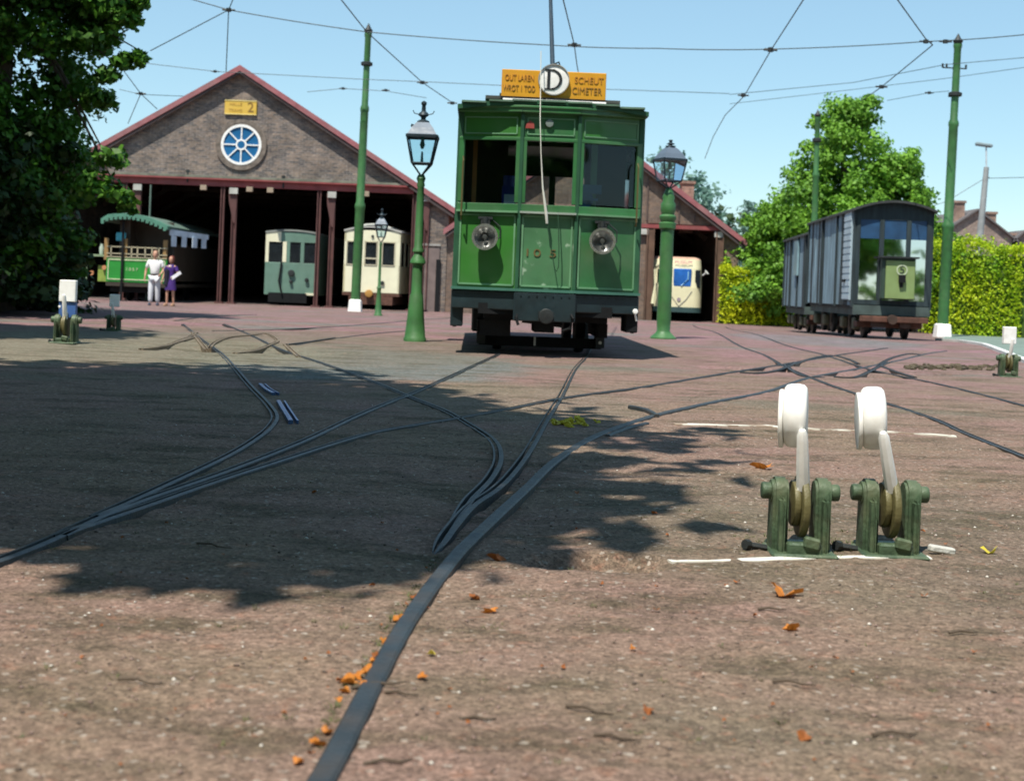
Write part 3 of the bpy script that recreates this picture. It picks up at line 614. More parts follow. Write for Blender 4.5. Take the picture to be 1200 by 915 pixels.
# yellow depot sign
a1, a2 = rel(264, 118), rel(301, 135); cx, cz = (a1.x + a2.x) / 2, (a1.z + a2.z) / 2
yel = mat('sign_yellow', (.64, .42, .06), .5, var=.06, dirt=(.6, .42, .15))
b = MB(); b.box((cx, -.045, cz), (a2.x - a1.x, .05, .52)); sg = b.build('sign_board', yel, dep, bev=.02)
ink = mat('sign_brown_ink', (.22, .12, .02), .6); ink2 = mat('sign_faint_ink', (.48, .29, .05), .6)
text('number', '2', .50, ink, (cx + .36, -.076, cz), sg); text('lettering', 'HALLE', .16, ink2, (cx - .18, -.076, cz + .11), sg); text('lettering', 'TRAMS', .16, ink2, (cx - .18, -.076, cz - .12), sg)
b = MB()
for dz in (-.245, .245): b.box((cx, -.075, cz + dz), (a2.x - a1.x, .02, .03))
b.build('sign_frame', mat('sign_pale_edge', (.75, .62, .25), .5), sg)
for u, v in ((221, 206), (333, 213)):
    q = rel(u, v); b = MB(); b.tube((q.x, -.15, q.z - .25), (q.x, -.15, q.z + .15), .03); b.disc((q.x, -.15, q.z + .15), .07, .05, 'Y', 10); b.build('insulator_hook', dark_iron(), dep)
for u in (240, 294, 318, 430):
    q = rel(u, 222); b = MB(); b.box((q.x, -.2, zbl - .32), (.22, .16, .18)); b.build('bay_lamp', mat('dark_cream', (.32, .25, .18), .7), dep)
tag(MB().box((ax, YD + 13, ZG + .006), (2 * W - 1, 25.5, .01)).build('depot_floor', mat('depot_floor', (.12, .09, .08), .9)), kind='structure')
# right shed
axr = XZ(700, 155)[0]
sh2, ax2, W2, zb2, zbl2, XQ2 = shed('tram_shed', 'smaller brick tram shed with red roof edge standing right of the big green tram', (702, 152), (869, 281), (752, 266), (834, 270), None, 22,
    {'piers': [(XZ(738, 320)[0], XZ(757, 320)[0]), (XZ(842, 330)[0], XZ(864, 330)[0]), (2 * axr - XZ(864, 330)[0], 2 * axr - XZ(735, 320)[0])]}, brick2)
r2 = lambda u, v, y=0: Vector((XZ(u, v)[0] - ax2, y, XZ(u, v)[1] - ZG))
xa, xb = r2(748, 268).x, r2(842, 270).x
b = MB(); b.box(((xa + xb) / 2, -.04, zbl2 - .11), (xb - xa, .2, .14)); b.build('lintel_beam', red_paint(), sh2)
for u in (760, 841):
    b = MB(); H = zbl2 - .2; xx = r2(u, 330).x; b.box((xx, -.06, H / 2), (.28, .1, H)); b.box((xx - .12, -.09, H / 2), (.04, .2, H)); b.box((xx + .12, -.09, H / 2), (.04, .2, H)); b.build('post', mat('post_rust', (.13, .075, .05), .85, var=.3, dirt=(.04, .03, .02)), sh2)
    b = MB(); b.box((xx - .25 if u < 800 else xx - .02, -.1, H - .12), (.34, .12, .2)); b.build('bracket', _m['grey_bracket'], sh2)
for u in (758.5, 777, 796, 815):
    xx = r2(u, 240).x; zt = (zbl2 + .1); top = r2(702, 152).z - (abs(xx)) * .72 - .35
    if top > zt + .1: b = MB(); b.box((xx, -.03, (zt + top) / 2), (.05, .05, top - zt)); b.build('gable_stud', mat('gable_stud', (.10, .07, .06), .8), sh2)
q = r2(817, 226); b = MB(); b.box((q.x, 3, q.z - .4), (.46, .5, 1.9)); b.box((q.x, 3, q.z + .58), (.56, .6, .10)); b.build('chimney', brickmat('chimney_brick', (.33, .19, .14), (.25, .15, .12), (.25, .2, .18)), sh2)
tag(MB().box((ax2, YD + 11, ZG + .006), (2 * W2 - 1, 21.5, .01)).build('shed_floor', _m['depot_floor']), kind='structure')

# ================================================================== HERO TRAM
t0 = G(637, 418.5); Y0 = t0.y; K = F / Y0
tram = thing('tram', (t0.x, t0.y, 0), math.radians(1.5), 'big dark green single tram with a yellow roof board and round white D sign', 'tram')
gp = green_paint(); gp2 = mat('green_panel', (.034, .165, .024), .36, var=.2, scale=1.2, dirt=(.09, .17, .08), dscale=2.0, damt=.5, coat=.2)
gpw = mat('green_panel_worn', (.055, .17, .07), .5, var=.25, scale=2, dirt=(.10, .18, .10), dscale=2.2, damt=.55, chip=((.26, .38, .26), 4.5, .585))
gline = mat('green_lining', (.12, .27, .14), .5, var=.2); gd = mat('green_dark', (.02, .085, .04), .45, var=.25, scale=4)
bz = mat('apron_blueblack', (.008, .020, .024), .45, var=.4, scale=4, bump=.2, bscale=10)
HW, XC0, XC1, SB, LEN = 1.03, -.335, .305, .17, 6.4
def zz(v): return (418.5 - v) / K
Z = dict(sill=zz(250), sillt=zz(241), bot=zz(341), wt=zz(163), lt=zz(133), roof=zz(119))
fac = [(-HW, SB, XC0, 0), (XC0, 0, XC1, 0), (XC1, 0, HW, SB)]
def FM(i):                                               # local frame of front facet i: x along facet, y outward(-)
    x0, y0, x1, y1 = fac[i]; a = math.atan2(y1 - y0, x1 - x0); Lf = math.hypot(x1 - x0, y1 - y0)
    return Matrix.Translation((x0, y0, 0)) @ Matrix.Rotation(a, 4, 'Z'), Lf
for i in range(3):
    M, Lf = FM(i); pm = (gp2, gpw, gp)[i]  # left and right greens differ to paint in how light falls on the facets
    b = MB(); b.box((Lf / 2, .025, (Z['bot'] + Z['sill']) / 2), (Lf, .03, Z['sill'] - Z['bot']), M=M); pn = b.build('dash_panel', pm, tram)
    b = MB(); zc0, zc1 = Z['bot'] + .05, Z['sill'] - .04; e = .045
    for (x, z, wd, h) in ((Lf / 2, zc0, Lf - 2 * e, .02), (Lf / 2, zc1, Lf - 2 * e, .02), (e, (zc0 + zc1) / 2, .02, zc1 - zc0), (Lf - e, (zc0 + zc1) / 2, .02, zc1 - zc0)): b.box((x, .004, z), (wd, .014, h), M=M)
    b.build('moulding', gline, pn)
    b = MB(); b.box((Lf / 2, .02, (Z['wt'] + Z['lt']) / 2), (Lf, .03, Z['lt'] - Z['wt']), M=M); lb = b.build('letter_board', gp2 if i != 1 else gp, tram)
    b = MB(); zc0, zc1 = Z['wt'] + .045, Z['lt'] - .06
    for (x, z, wd, h) in ((Lf / 2, zc0, Lf - .12, .014), (Lf / 2, zc1, Lf - .12, .014), (.06, (zc0 + zc1) / 2, .014, zc1 - zc0), (Lf - .06, (zc0 + zc1) / 2, .014, zc1 - zc0)): b.box((x, .001, z), (wd, .012, h), M=M)
    b.build('moulding', gline, lb)
    # window frame and pane
    b = MB(); zw0, zw1 = Z['sillt'], Z['wt']
    b.box((Lf / 2, .01, Z['sill'] + .045), (Lf, .07, .09), M=M); b.box((Lf / 2, .012, zw1 - .012), (Lf, .06, .035), M=M)
    for x in (.03, Lf - .03): b.box((x, .012, (zw0 + zw1) / 2), (.06, .055, zw1 - zw0 - .04), M=M)
    wf = b.build('window', gp, tram, bev=.004)
    b = MB(); b.box((Lf / 2, .03, (zw0 + zw1) / 2), (Lf - .1, .006, zw1 - zw0 - .06), M=M); b.build('pane', glass('tram_glass', (.75, .8, .8), .02), wf)
    b = MB(); b.box((Lf / 2, -.01, Z['sill'] + .0), (Lf - .01, .10, .022), M=M); b.build('window_ledge', gline if i != 1 else mat('grey_ledge', (.28, .33, .28), .6), wf)
    b = MB(); b.box((Lf / 2, -.02, Z['bot'] + .0), (Lf + .04, .10, .03), M=M); b.build('waist_ledge', mat('ledge_teal', (.05, .15, .11), .4, var=.2), tram)
    zb_ = (zz(365), zz(377), zz(365))[i]
    b = MB(); b.box((Lf / 2, .01 if i != 1 else -.03, (Z['bot'] - .02 + zb_) / 2), (Lf + .05, .07, Z['bot'] - .02 - zb_), M=M); b.build('apron', bz, tram, bev=.01)
for x, y in ((XC0, 0), (XC1, 0)):                        # front pillars
    b = MB(); b.box((x, -.012, (Z['bot'] + Z['lt']) / 2), (.04, .035, Z['lt'] - Z['bot'] - .02)); b.build('pillar', gd, tram, bev=.006)
for s in (-1, 1):                                        # corner posts and sides
    b = MB(); b.box((s * (HW - .01), SB + .03, (Z['bot'] + Z['lt']) / 2), (.07, .09, Z['lt'] - Z['bot'])); b.build('corner_post', gd, tram, bev=.012)
    b = MB(); b.box((s * (HW - .0), SB + .08 + LEN / 2, (Z['bot'] + Z['sill']) / 2 - .1), (.05, LEN, Z['sill'] - Z['bot'] + .2)); b.box((s * HW, SB + .08 + LEN / 2, (Z['wt'] + Z['lt']) / 2), (.05, LEN, Z['lt'] - Z['wt']))
    for k in range(9): b.box((s * HW, SB + .15 + k * (LEN - .1) / 8, (Z['sill'] + Z['wt']) / 2), (.05, .10, Z['wt'] - Z['sill']))
    b.build('side_wall', gd, tram)
    b = MB(); b.box((s * (HW - .012), SB + .08 + LEN / 2, (Z['sill'] + Z['wt']) / 2), (.006, LEN - .1, Z['wt'] - Z['sill'])); b.build('pane', _m['tram_glass'], tram)
    # folding step
    b = MB(); x = s * (HW - .02); b.box((x - s * .02, .45, zz(375)), (.14, .5, .22)); b.box((x, .3, zz(372)), (.05, .05, .30)); b.build('step', bz if s < 0 else black_iron(), tram, bev=.01)
    if s > 0: b = MB(); b.disc((x + .0, .05, zz(361)), .03, .03, 'Y', 14, .006); b.tube((x, .06, zz(364)), (x + .02, .08, zz(372)), .012); b.build('marker_knob', white_paint(), tram, sm=True)
# floor, roof
b = MB(); b.box((0, SB + LEN / 2 + .05, .72), (2 * HW - .05, LEN, .08)); b.build('floor', dark_wood(), tram)
def roof_prof(hw, z0, rise, n=14, th=.05):
    top = [(-hw + 2 * hw * k / n, z0 + rise * (1 - ((-1 + 2 * k / n)) ** 2)) for k in range(n + 1)]
    return top + [(x, z - th) for x, z in reversed(top)]
b = MB(); b.ext(roof_prof(HW + .035, Z['lt'] + .055, .085), -.05, LEN + .5); b.build('roof', gd, tram)
b = MB()
for i in range(3):
    M, Lf = FM(i); b.box((Lf / 2, -.03, Z['lt'] + .02), (Lf + .02, .09, .055), M=M); b.box((Lf / 2, -.03, Z['lt'] + .055), (Lf + .04, .12, .03), M=M)
b.build('cornice', gp, tram, bev=.008)
b = MB(); b.box((0, .42, Z['roof'] + .045), (1.52, .5, .035)); b.box((0, 1.6, Z['roof'] + .1), (1.2, 2.4, .05)); b.build('roof_walkway', mat('weathered_plank', (.05, .055, .05), .8, var=.4), tram)
b = MB()
for k in range(7): b.box((-.90 + k * .30 + random.uniform(-.03, .03), .0, Z['lt'] + .078 + .050 * (1 - ((k - 3) / 3.4) ** 2)), (.27, .16, .02), rz=random.uniform(-.05, .05))
b.build('roof_batten', mat('grey_green_batten', (.09, .16, .11), .8, var=.4), tram)
# roof sign board
zs0, zs1 = zz(113.5), zz(80.5); xs0, xs1 = (587 - 648.5) / K, (711 - 648.5) / K
b = MB(); b.box(((xs0 + xs1) / 2, .2, (zs0 + zs1) / 2), (xs1 - xs0, .04, zs1 - zs0)); sb = b.build('destination_board', mat('board_orange_yellow', (.62, .30, .015), .45, var=.08, scale=4, dirt=(.6, .28, .05), damt=.4), tram, bev=.006)
b = MB(); b.tube((xs0 + .02, .12, zs0 - .045), (xs1 - .0, .12, zs0 - .045), .026, n=12); b.build('roof_rail', mat('pale_grey_rail', (.55, .56, .55), .5, dirt=(.2, .2, .2), damt=.5), tram, sm=True)
b = MB(); b.box((0, .17, zs0 - .01), (xs1 - xs0 + .0, .06, .03)); b.box((0, .14, zs0 - .085), (1.34, .2, .03))
for x in (-.5, .5): b.box((x, .2, zs0 - .06), (.04, .05, .12))
b.build('board_stand', black_iron(), tram)
inkr = mat('board_red_brown_ink', (.42, .18, .02), .6); inkg = mat('board_dark_ink', (.28, .14, .02), .6)
text('lettering', 'OUT LAREN', .098, inkr, (-.385, .176, zs1 - .095), sb, sx=.62); text('lettering', 'WROT 1 TOD', .10, inkg, (-.385, .176, zs0 + .10), sb, sx=.58)
text('lettering', 'SCHEUT', .105, inkr, (.40, .176, zs1 - .095), sb, sx=.85); text('lettering', 'CIMETER', .11, inkg, (.38, .176, zs0 + .10), sb, sx=.78)
zc = (zs0 + zs1) / 2 + .055
b = MB(); b.disc((0, .155, zc), .172, .03, 'Y', 48, .004); ds = b.build('route_disc', white_paint(), tram, sm=True)
b = MB(); b.ring((0, .15, zc), .176, .166, .05, 48); b.build('disc_rim', mat('grey_rim', (.3, .3, .28), .5), ds)
mi = mat('disc_black_ink', (.015, .018, .02), .5)
b = MB()                                                 # serif D drawn as strokes
for x, wd in ((-.058, .034),): b.box((x, .135, zc), (wd, .006, .23))
b.box((-.045, .135, zc + .108), (.11, .006, .016)); b.box((-.045, .135, zc - .108), (.11, .006, .016))
n = 22; vs = []; fs = []
for k in range(n + 1):
    a = math.pi / 2 - math.pi * k / n
    for (rx, rz_) in ((.125, .116), (.092, .098)): vs += [(-.03 + rx * math.cos(a), .132, zc + rz_ * math.sin(a)), (-.03 + rx * math.cos(a), .138, zc + rz_ * math.sin(a))]
for k in range(n): q = k * 4; fs += [(q, q + 4, q + 6, q + 2), (q + 1, q + 3, q + 7, q + 5), (q, q + 1, q + 5, q + 4), (q + 2, q + 6, q + 7, q + 3)]
b.add(vs, fs); b.build('letter', mi, ds)
# trolley pole and base
b = MB(); b.lathe([(.16, 0), (.13, .08), (.05, .16), (.05, .3)], (.03, .9, zz(92) - .05), 14); b.box((.10, 1.0, zz(87)), (.34, .14, .07)); b.tube((.07, .75, zz(95)), (.07, .75, zz(70)), .012); b.build('trolley_base', dark_iron(), tram)
Mi = (Matrix.Translation((t0.x, t0.y, 0)) @ Matrix.Rotation(math.radians(1.5), 4, 'Z')).inverted()
pole_end = Mi @ PZ(643, -75, 5.5); b = MB(); b.tube((.03, .95, zz(78)), pole_end, .030, .018, 10); b.build('trolley_pole', mat('pole_blue_black', (.02, .035, .05), .4), tram, sm=True)
b = MB(); b.path([(.07, .75, zz(78)), (.11, .75, zz(68)), (.08, .75, zz(60)), (.03, .8, zz(62))], .010, 6); b.build('spring_hook', dark_iron(), tram)
rope = mat('pale_rope', (.66, .66, .58), .8)
def tl(u, v, y): q = Mi @ P(u, v, Y0 + y); return q
b = MB(); b.path([tl(634, 60, .05), tl(633.5, 100, 0), tl(633, 140, -.15), tl(634, 180, -.16), tl(636, 220, -.15), tl(640, 250, -.12), tl(641, 262, -.10)], [.005] * 4 + [.009, .017, .014], 8); b.build('trolley_rope', rope, tram, sm=True)
b = MB(); b.path([tl(641, 262, -.10), tl(645, 285, -.09), tl(648, 303, -.09), tl(650, 315, -.09), tl(652, 318, -.09), tl(654.5, 313, -.09), tl(655, 290, -.08), tl(654, 248, -.05)], .006, 6); b.build('rope_tail', mat('dark_rope', (.01, .05, .02), .8), tram, sm=True)
# emblem, small lamp and faded number
em = tl(621, 147, -.01); b = MB(); b.ext([(em.x - .05, em.z - .035), (em.x + .05, em.z - .035), (em.x + .045, em.z + .02), (em.x, em.z + .05), (em.x - .04, em.z + .01)], -.02, -.005); b.build('emblem', mat('emblem_red', (.28, .05, .04), .5), tram)
em = tl(644, 145, -.01); b = MB(); b.disc((em.x, -.015, em.z), .045, .03, 'Y', 18, .008); b.build('roof_lamp', mat('lamp_grey', (.16, .20, .18), .4), tram)
em = tl(633, 297, 0); text('number', '10 5', .12, mat('faded_red', (.13, .09, .025), .6), (em.x, .0045, em.z), tram, sx=1.5, space=1.2)
chrome = mat('dull_chrome', (.62, .64, .60), .25, metal=.9, var=.1)
for u, v in ((568, 278), (705, 283)):                    # headlamps on brackets
    q = tl(u, v, 0); yb = SB * (abs(q.x) - .32) / .71 if abs(q.x) > .32 else 0; y = yb - .12
    b = MB(); b.lathe([(.05, -.11), (.11, -.06), (.142, .02), (.142, .05), (.125, .058)], n=32, cap=False, M=Matrix.Translation((q.x, y, q.z)) @ Matrix.Rotation(math.pi / 2, 4, 'X')); hl = b.build('headlamp', dark_iron(), tram, sm=True)
    b = MB(); b.ring((q.x, y - .06, q.z), .146, .118, .03, 36); b.build('rim', chrome, hl, sm=True)
    b = MB(); b.lathe([(.0, -.05), (.04, -.045), (.085, -.025), (.122, .01)], n=30, cap=False, M=Matrix.Translation((q.x, y - .045, q.z)) @ Matrix.Rotation(math.pi / 2, 4, 'X')); b.build('reflector', mat('reflector_silver', (.55, .56, .54), .18, metal=.95, var=.1), hl, sm=True)
    b = MB(); b.disc((q.x, y - .055, q.z), .026, .03, 'Y', 14, .008); b.tube((q.x, y - .06, q.z), (q.x + .01, y - .06, q.z - .09), .012, .004); b.build('bulb', mat('bulb_dark', (.05, .055, .05), .3), hl)
    b = MB(); b.box((q.x, yb - .05, q.z + .17), (.10, .10, .045)); b.box((q.x, yb - .06, q.z + .215), (.16, .05, .03)); b.bar((q.x - .05, yb - .03, q.z + .20), (q.x - .03, y, q.z + .12), .02); b.bar((q.x + .06, yb - .03, q.z + .20), (q.x + .03, y, q.z + .12), .02)
    b.path([(q.x + .08, yb - .03, q.z + .2), (q.x + .17, yb - .05, q.z + .12), (q.x + .17, yb - .06, q.z), (q.x + .12, y, q.z - .02)], .008, 6); b.tube((q.x, y + .02, q.z + .14), (q.x, y + .02, q.z + .22), .03, n=10); b.build('lamp_bracket', dark_iron(), hl)
# coupler, hoses and rivets
b = MB(); b.box((0, -.10, .46), (.16, .22, .10)); b.disc((0, -.22, .46), .085, .05, 'Y', 20, .01); b.build('coupler', dark_iron(), tram, sm=True)
b = MB(); b.path([(.28, -.02, .52), (.30, -.10, .44), (.27, -.10, .33), (.20, -.06, .30)], .018, 8); b.path([(-.30, -.02, .52), (-.33, -.09, .43), (-.30, -.10, .35)], .016, 8); b.build('brake_hose', black_iron(), tram, sm=True)
for i in range(3):
    M, Lf = FM(i); b = MB()
    for k in range(int(Lf / .09)):
        for z in (Z['bot'] - .055,): b.disc((.05 + k * .09, -.03 if i != 1 else -.07, z), .009, .012, 'Y', 6, M=M)
    tag(b.build('rivets', bz, tram), kind='stuff')
for s in (-1, 1):
    b = MB(); x = s * (HW - .05); b.path([(x, .08, Z['sill'] - .1), (x, .02, Z['sill'] - .06), (x, .02, Z['sill'] + .55), (x, .08, Z['sill'] + .6)], .011, 8); b.build('handrail', mat('worn_brass', (.16, .13, .05), .4, metal=.5), tram, sm=True)
# interior
b = MB(); b.box((-.73, 1.5, 1.7), (.55, .04, 2.0)); b.box((.74, 1.5, 1.7), (.5, .04, 2.0)); b.box((0, 1.5, 2.62), (2.0, .04, .25)); b.build('bulkhead', dark_wood(), tram)
b = MB(); b.box((0, SB + LEN, 1.2), (2 * HW - .08, .05, .95)); b.box((0, SB + LEN, 2.7), (2 * HW - .08, .05, .35))
for x in (-.99, -.36, .36, .99): b.box((x, SB + LEN, 2.1), (.1, .05, 1.0))
b.build('rear_wall', gd, tram)
b = MB(); b.box((-.85, .45, 1.95), (.05, .06, 1.2)); b.build('inner_post', mat('varnished_wood', (.42, .16, .04), .4), tram)
b = MB(); b.box((.52, .5, 2.0), (.07, .05, .95)); b.build('inner_pole', gline, tram)
b = MB(); b.box((-.44, .95, 1.82), (.16, .14, .26)); b.disc((-.44, .95, 2.0), .07, .15, 'Z', 16); b.build('controller', mat('controller_blue', (.02, .03, .35), .4), tram)
b = MB(); b.box((-.44, .55, 1.72), (.12, .06, .22)); b.build('notice_card', mat('card_white', (.55, .62, .66), .5), tram)
b = MB(); b.disc((.42, .42, 1.80), .10, .02, 'Y', 16); b.box((.42, .40, 1.80), (.30, .02, .03)); b.box((.5, .45, 1.92), (.22, .1, .1)); b.build('brake_wheel', mat('brake_blue', (.06, .14, .26), .4), tram)
b = MB(); b.box((-.3, 3.5, 1.25), (.9, 3.5, .5)); b.box((-.5, 5.2, 1.9), (.5, .06, 1.6)); b.build('bench', dark_wood(), tram)
# running gear
b = MB(); b.box((.02, 1.7, .46), (1.4, 2.9, .14)); b.box((-.70, 1.3, .30), (.10, 1.6, .16)); b.box((.70, 1.3, .30), (.10, 1.6, .16)); b.box((0, .3, .52), (1.5, .5, .12)); b.box((-.55, .3, .30), (.35, .12, .18)); b.build('truck_frame', black_iron(), tram)
for y in (1.6, 3.9):
    for s in (-1, 1):
        b = MB(); b.disc((s * .5, y, .36), .36, .11, 'X', 32, .02); wh = b.build('wheel', black_iron(), tram, sm=True)
        b = MB(); b.box((s * .74, y, .36), (.16, .3, .30)); b.build('axle_box', dark_iron(), wh, bev=.02)
        b = MB(); b.box((s * .70, y - .62, .20), (.10, .28, .22)); b.build('brake_shoe', dark_iron(), tram)
b = MB(); b.box((0, 1.0, .13), (1.45, .05, .12)); b.bar((-.6, .95, .45), (-.72, .95, .1), .05); b.bar((.6, .95, .45), (.72, .95, .1), .05); b.box((0, .55, .33), (.22, .9, .12)); b.tube((-.25, .15, .40), (.2, .15, .36), .03); b.path([(-.12, .0, .50), (-.06, -.02, .42), (.03, -.02, .40), (.10, .0, .44)], .02); b.build('lifeguard', black_iron(), tram)
b = MB(); b.disc((-.72, .62, .32), .03, .03, 'Y', 10); b.disc((.68, .62, .16), .02, .02, 'Y', 8); b.tube((-.08, .6, .10), (-.08, .6, .2), .012); b.build('pin', mat('pin_pale', (.5, .5, .45), .5), tram)
# ================================================================== OTHER TRAMS
def bar_roof(hw, z0, rise, y0, y1, name, m, t, n=14, th=.06):
    b = MB(); b.ext(roof_prof(hw, z0, rise, n, th), y0, y1); return b.build(name, m, t)
def trucks(t, ys, wr=.36, hw=.5):
    for y in ys:
        for s in (-1, 1): b = MB(); b.disc((s * hw, y, wr), wr, .12, 'X', 24, .02); b.build('wheel', black_iron(), t, sm=True)
dkglass = lambda: mat('dark_pane', (.012, .016, .02), .12, var=.3, spec=.6)
# cream tram in the right bay
Yc = 50.75; g = P(436, 352, Yc); ZT = ZG + .02
ct_ = thing('tram', (P(434, 350, Yc).x, Yc, ZT), math.radians(-5), 'cream tram standing in the right bay of the depot behind the small lamp', 'tram')
kc = F / Yc; zc_ = lambda v, u=434: P(u, v, Yc).z - ZT
cr = cream(); hw = 1.02
b = MB(); b.box((0, .03, (zc_(343) + zc_(311)) / 2), (2 * hw, .06, zc_(311) - zc_(343))); b.box((0, .03, (zc_(283) + zc_(270)) / 2), (2 * hw, .06, zc_(270) - zc_(283)))
zw0, zw1 = zc_(311), zc_(283)
for x, wd in ((-hw + .06, .12), (-.36, .16), (.28, .16), (hw - .10, .2)): b.box((x, .03, (zw0 + zw1) / 2), (wd, .06, zw1 - zw0))
b.build('front_panel', cr, ct_, bev=.01)
for x, wd in ((-.68, .52), (-.04, .46), (.60, .48)):
    b = MB(); b.box((x, .04, (zw0 + zw1) / 2), (wd, .02, zw1 - zw0)); f = b.build('window_pane', dkglass(), ct_)
    b = MB()
    for s in (-1, 1): b.box((x + s * (wd / 2 - .015), -.01, (zw0 + zw1) / 2), (.03, .03, zw1 - zw0)); b.box((x, -.01, (zw0 + zw1) / 2 + s * ((zw1 - zw0) / 2 - .015)), (wd, .03, .03))
    if abs(x) < .1: b.box((x, -.005, zw0 + .25), (wd, .03, .05))
    b.build('window_frame', mat('ivory_frame', (.5, .46, .33), .5), f)
for s in (-1, 1):
    b = MB(); b.box((s * (hw - .03), 4.0, (zw0 + zc_(343)) / 2), (.06, 8, zw0 - zc_(343))); b.box((s * (hw - .03), 4, (zc_(270) + zw1) / 2), (.06, 8, zc_(270) - zw1))
    for k in range(9): b.box((s * (hw - .03), .2 + k * .95, (zw0 + zw1) / 2), (.06, .18, zw1 - zw0))
    b.build('side_wall', mat('cream_side', (.62, .58, .36), .45, var=.1), ct_)
    b = MB(); b.box((s * (hw - .03), 4, (zw0 + zw1) / 2), (.02, 7.8, zw1 - zw0)); b.build('window_pane', dkglass(), ct_)
bar_roof(hw + .03, zc_(270), .16, -.04, 8, 'roof', mat('grey_roof', (.35, .35, .33), .7), ct_)
bar_roof(hw * .6, zc_(270) + .14, .12, .1, 7, 'roof_lantern', mat('pale_roof', (.62, .62, .56), .6), ct_)
b = MB(); b.box((0, .3, zc_(345)), (2 * hw + .04, .6, .10)); b.box((0, 3, zc_(352)), (1.6, 6, .3)); b.build('buffer_beam', rust(), ct_)
b = MB(); b.disc((-.04, -.1, zc_(344)), .14, .12, 'Y', 18, .02); b.build('coupling', mat('ochre_coupling', (.42, .22, .05), .6), ct_, sm=True)
b = MB(); b.disc((.42, -.03, zc_(331)), .07, .08, 'Y', 16, .01); b.build('headlamp', dark_iron(), ct_, sm=True)
b = MB(); b.disc((0, -.02, zc_(277)), .05, .05, 'Y', 12); b.build('roof_lamp', dark_iron(), ct_)
trucks(ct_, (1.8, 6))
# middle bay tram: teal paints its shade, cream its sunlit patches
gt = thing('tram', (P(340, 350, 51.5).x, 51.5, ZT), 0, 'shade-toned grey-green tram with a painted sunlit corner standing in the middle bay of the depot', 'tram')
zg_ = lambda v: P(340, v, 51.5).z - ZT
teal = mat('teal_shade_paint', (.12, .22, .17), .5, var=.12, dirt=(.12, .18, .15), damt=.4); hw = .97
zw0, zw1, zt, zb0 = zg_(308), zg_(284), zg_(272), zg_(346)
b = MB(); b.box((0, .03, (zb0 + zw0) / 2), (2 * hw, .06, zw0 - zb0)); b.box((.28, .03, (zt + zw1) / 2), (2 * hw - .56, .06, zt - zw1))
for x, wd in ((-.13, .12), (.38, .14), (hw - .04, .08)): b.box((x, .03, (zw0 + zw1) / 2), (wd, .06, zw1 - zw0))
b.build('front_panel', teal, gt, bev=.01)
b = MB(); b.box((-hw + .28, .028, (zt + zw1) / 2), (.56, .062, zt - zw1)); b.box((-hw + .06, .03, (zw0 + zw1) / 2), (.12, .065, zw1 - zw0)); b.box((-.27, .03, (zw0 + zw1) / 2 + .02), (.14, .065, zw1 - zw0)); b.build('sunlit_corner', cr, gt)  # cream paints the sunlit corner of the front
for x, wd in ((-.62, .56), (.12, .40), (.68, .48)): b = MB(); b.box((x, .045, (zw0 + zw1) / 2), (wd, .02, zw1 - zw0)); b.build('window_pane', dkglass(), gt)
for u, v, r in ((341.5, 320, .12), (341, 330, .06), (359.5, 328, .07)):
    q = P(u, v, 51.5); b = MB(); b.disc((q.x - gt.location.x, -.05, q.z - ZT), r, .12, 'Y', 18, .02); b.build('headlamp', dark_iron(), gt, sm=True)
b = MB(); b.box((hw - .22, -.02, zg_(344)), (.4, .06, .08)); b.build('sunlit_strip', cr, gt)  # cream strip paints the sunlit bit at the lower right
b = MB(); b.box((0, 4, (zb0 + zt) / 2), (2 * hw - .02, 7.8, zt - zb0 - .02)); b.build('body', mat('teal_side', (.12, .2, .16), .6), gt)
bar_roof(hw + .02, zt, .09, -.03, 8, 'roof', mat('grey_roof2', (.22, .24, .22), .8), gt)
b = MB(); b.box((-.1, .2, zg_(349)), (1.4, .5, .35)); b.path([(-.36, -.05, zw0), (-.42, -.1, zg_(330)), (-.30, -.1, zg_(345))], .035); b.build('coupling_gear', black_iron(), gt)
trucks(gt, (1.5, 5.5))
# white streamlined tram in the shed
Yw = 50.95; wt = thing('tram', (P(797, 365, Yw).x, Yw, ZT), 0, 'cream streamlined tram with blue windscreen standing inside the right-hand shed', 'tram')
zw_ = lambda v: P(800, v, Yw).z - ZT
xw = lambda u, v=335: P(u, v, Yw).x - wt.location.x
ivory = mat('ivory_paint', (.74, .70, .46), .4, var=.05); hwl, hwr = xw(763), xw(824)
def rounded(x0, x1, y, r, n=6):
    out = []
    for k in range(n + 1): a = math.pi + (math.pi / 2) * k / n; out.append((x0 + r + r * math.cos(a), y + r + r * math.sin(a)))
    for k in range(n + 1): a = -math.pi / 2 + (math.pi / 2) * k / n; out.append((x1 - r + r * math.cos(a), y + r + r * math.sin(a)))
    return out
def shell(z0, z1, in0, in1, name, m, par):
    b = MB(); A = [(x, y) for x, y in rounded(hwl, hwr, 0, .35)] + [(hwr, 8), (hwl, 8)]; n = len(A)
    f = lambda p, i: (p[0] * (1 - i * .12), p[1] + i * .3)
    vs = [(*f(p, in0), z0) for p in A] + [(*f(p, in1), z1) for p in A]
    b.add(vs, [(k, (k + 1) % n, (k + 1) % n + n, k + n) for k in range(n)] + [tuple(range(n)), tuple(range(n, 2 * n))]); return b.build(name, m, par, sm=True)
shell(zw_(360), zw_(337), 0, 0, 'body', ivory, wt); shell(zw_(337), zw_(314), 0, .25, 'upper_body', ivory, wt); shell(zw_(314), zw_(304), .25, .5, 'dome', ivory, wt)
shell(zw_(304), zw_(301), .5, 1.1, 'roof', mat('pinkish_roof', (.52, .34, .25), .6), wt); shell(zw_(366), zw_(360), -.05, -.05, 'skirt', mat('teal_black_skirt', (.03, .07, .07), .5), wt)
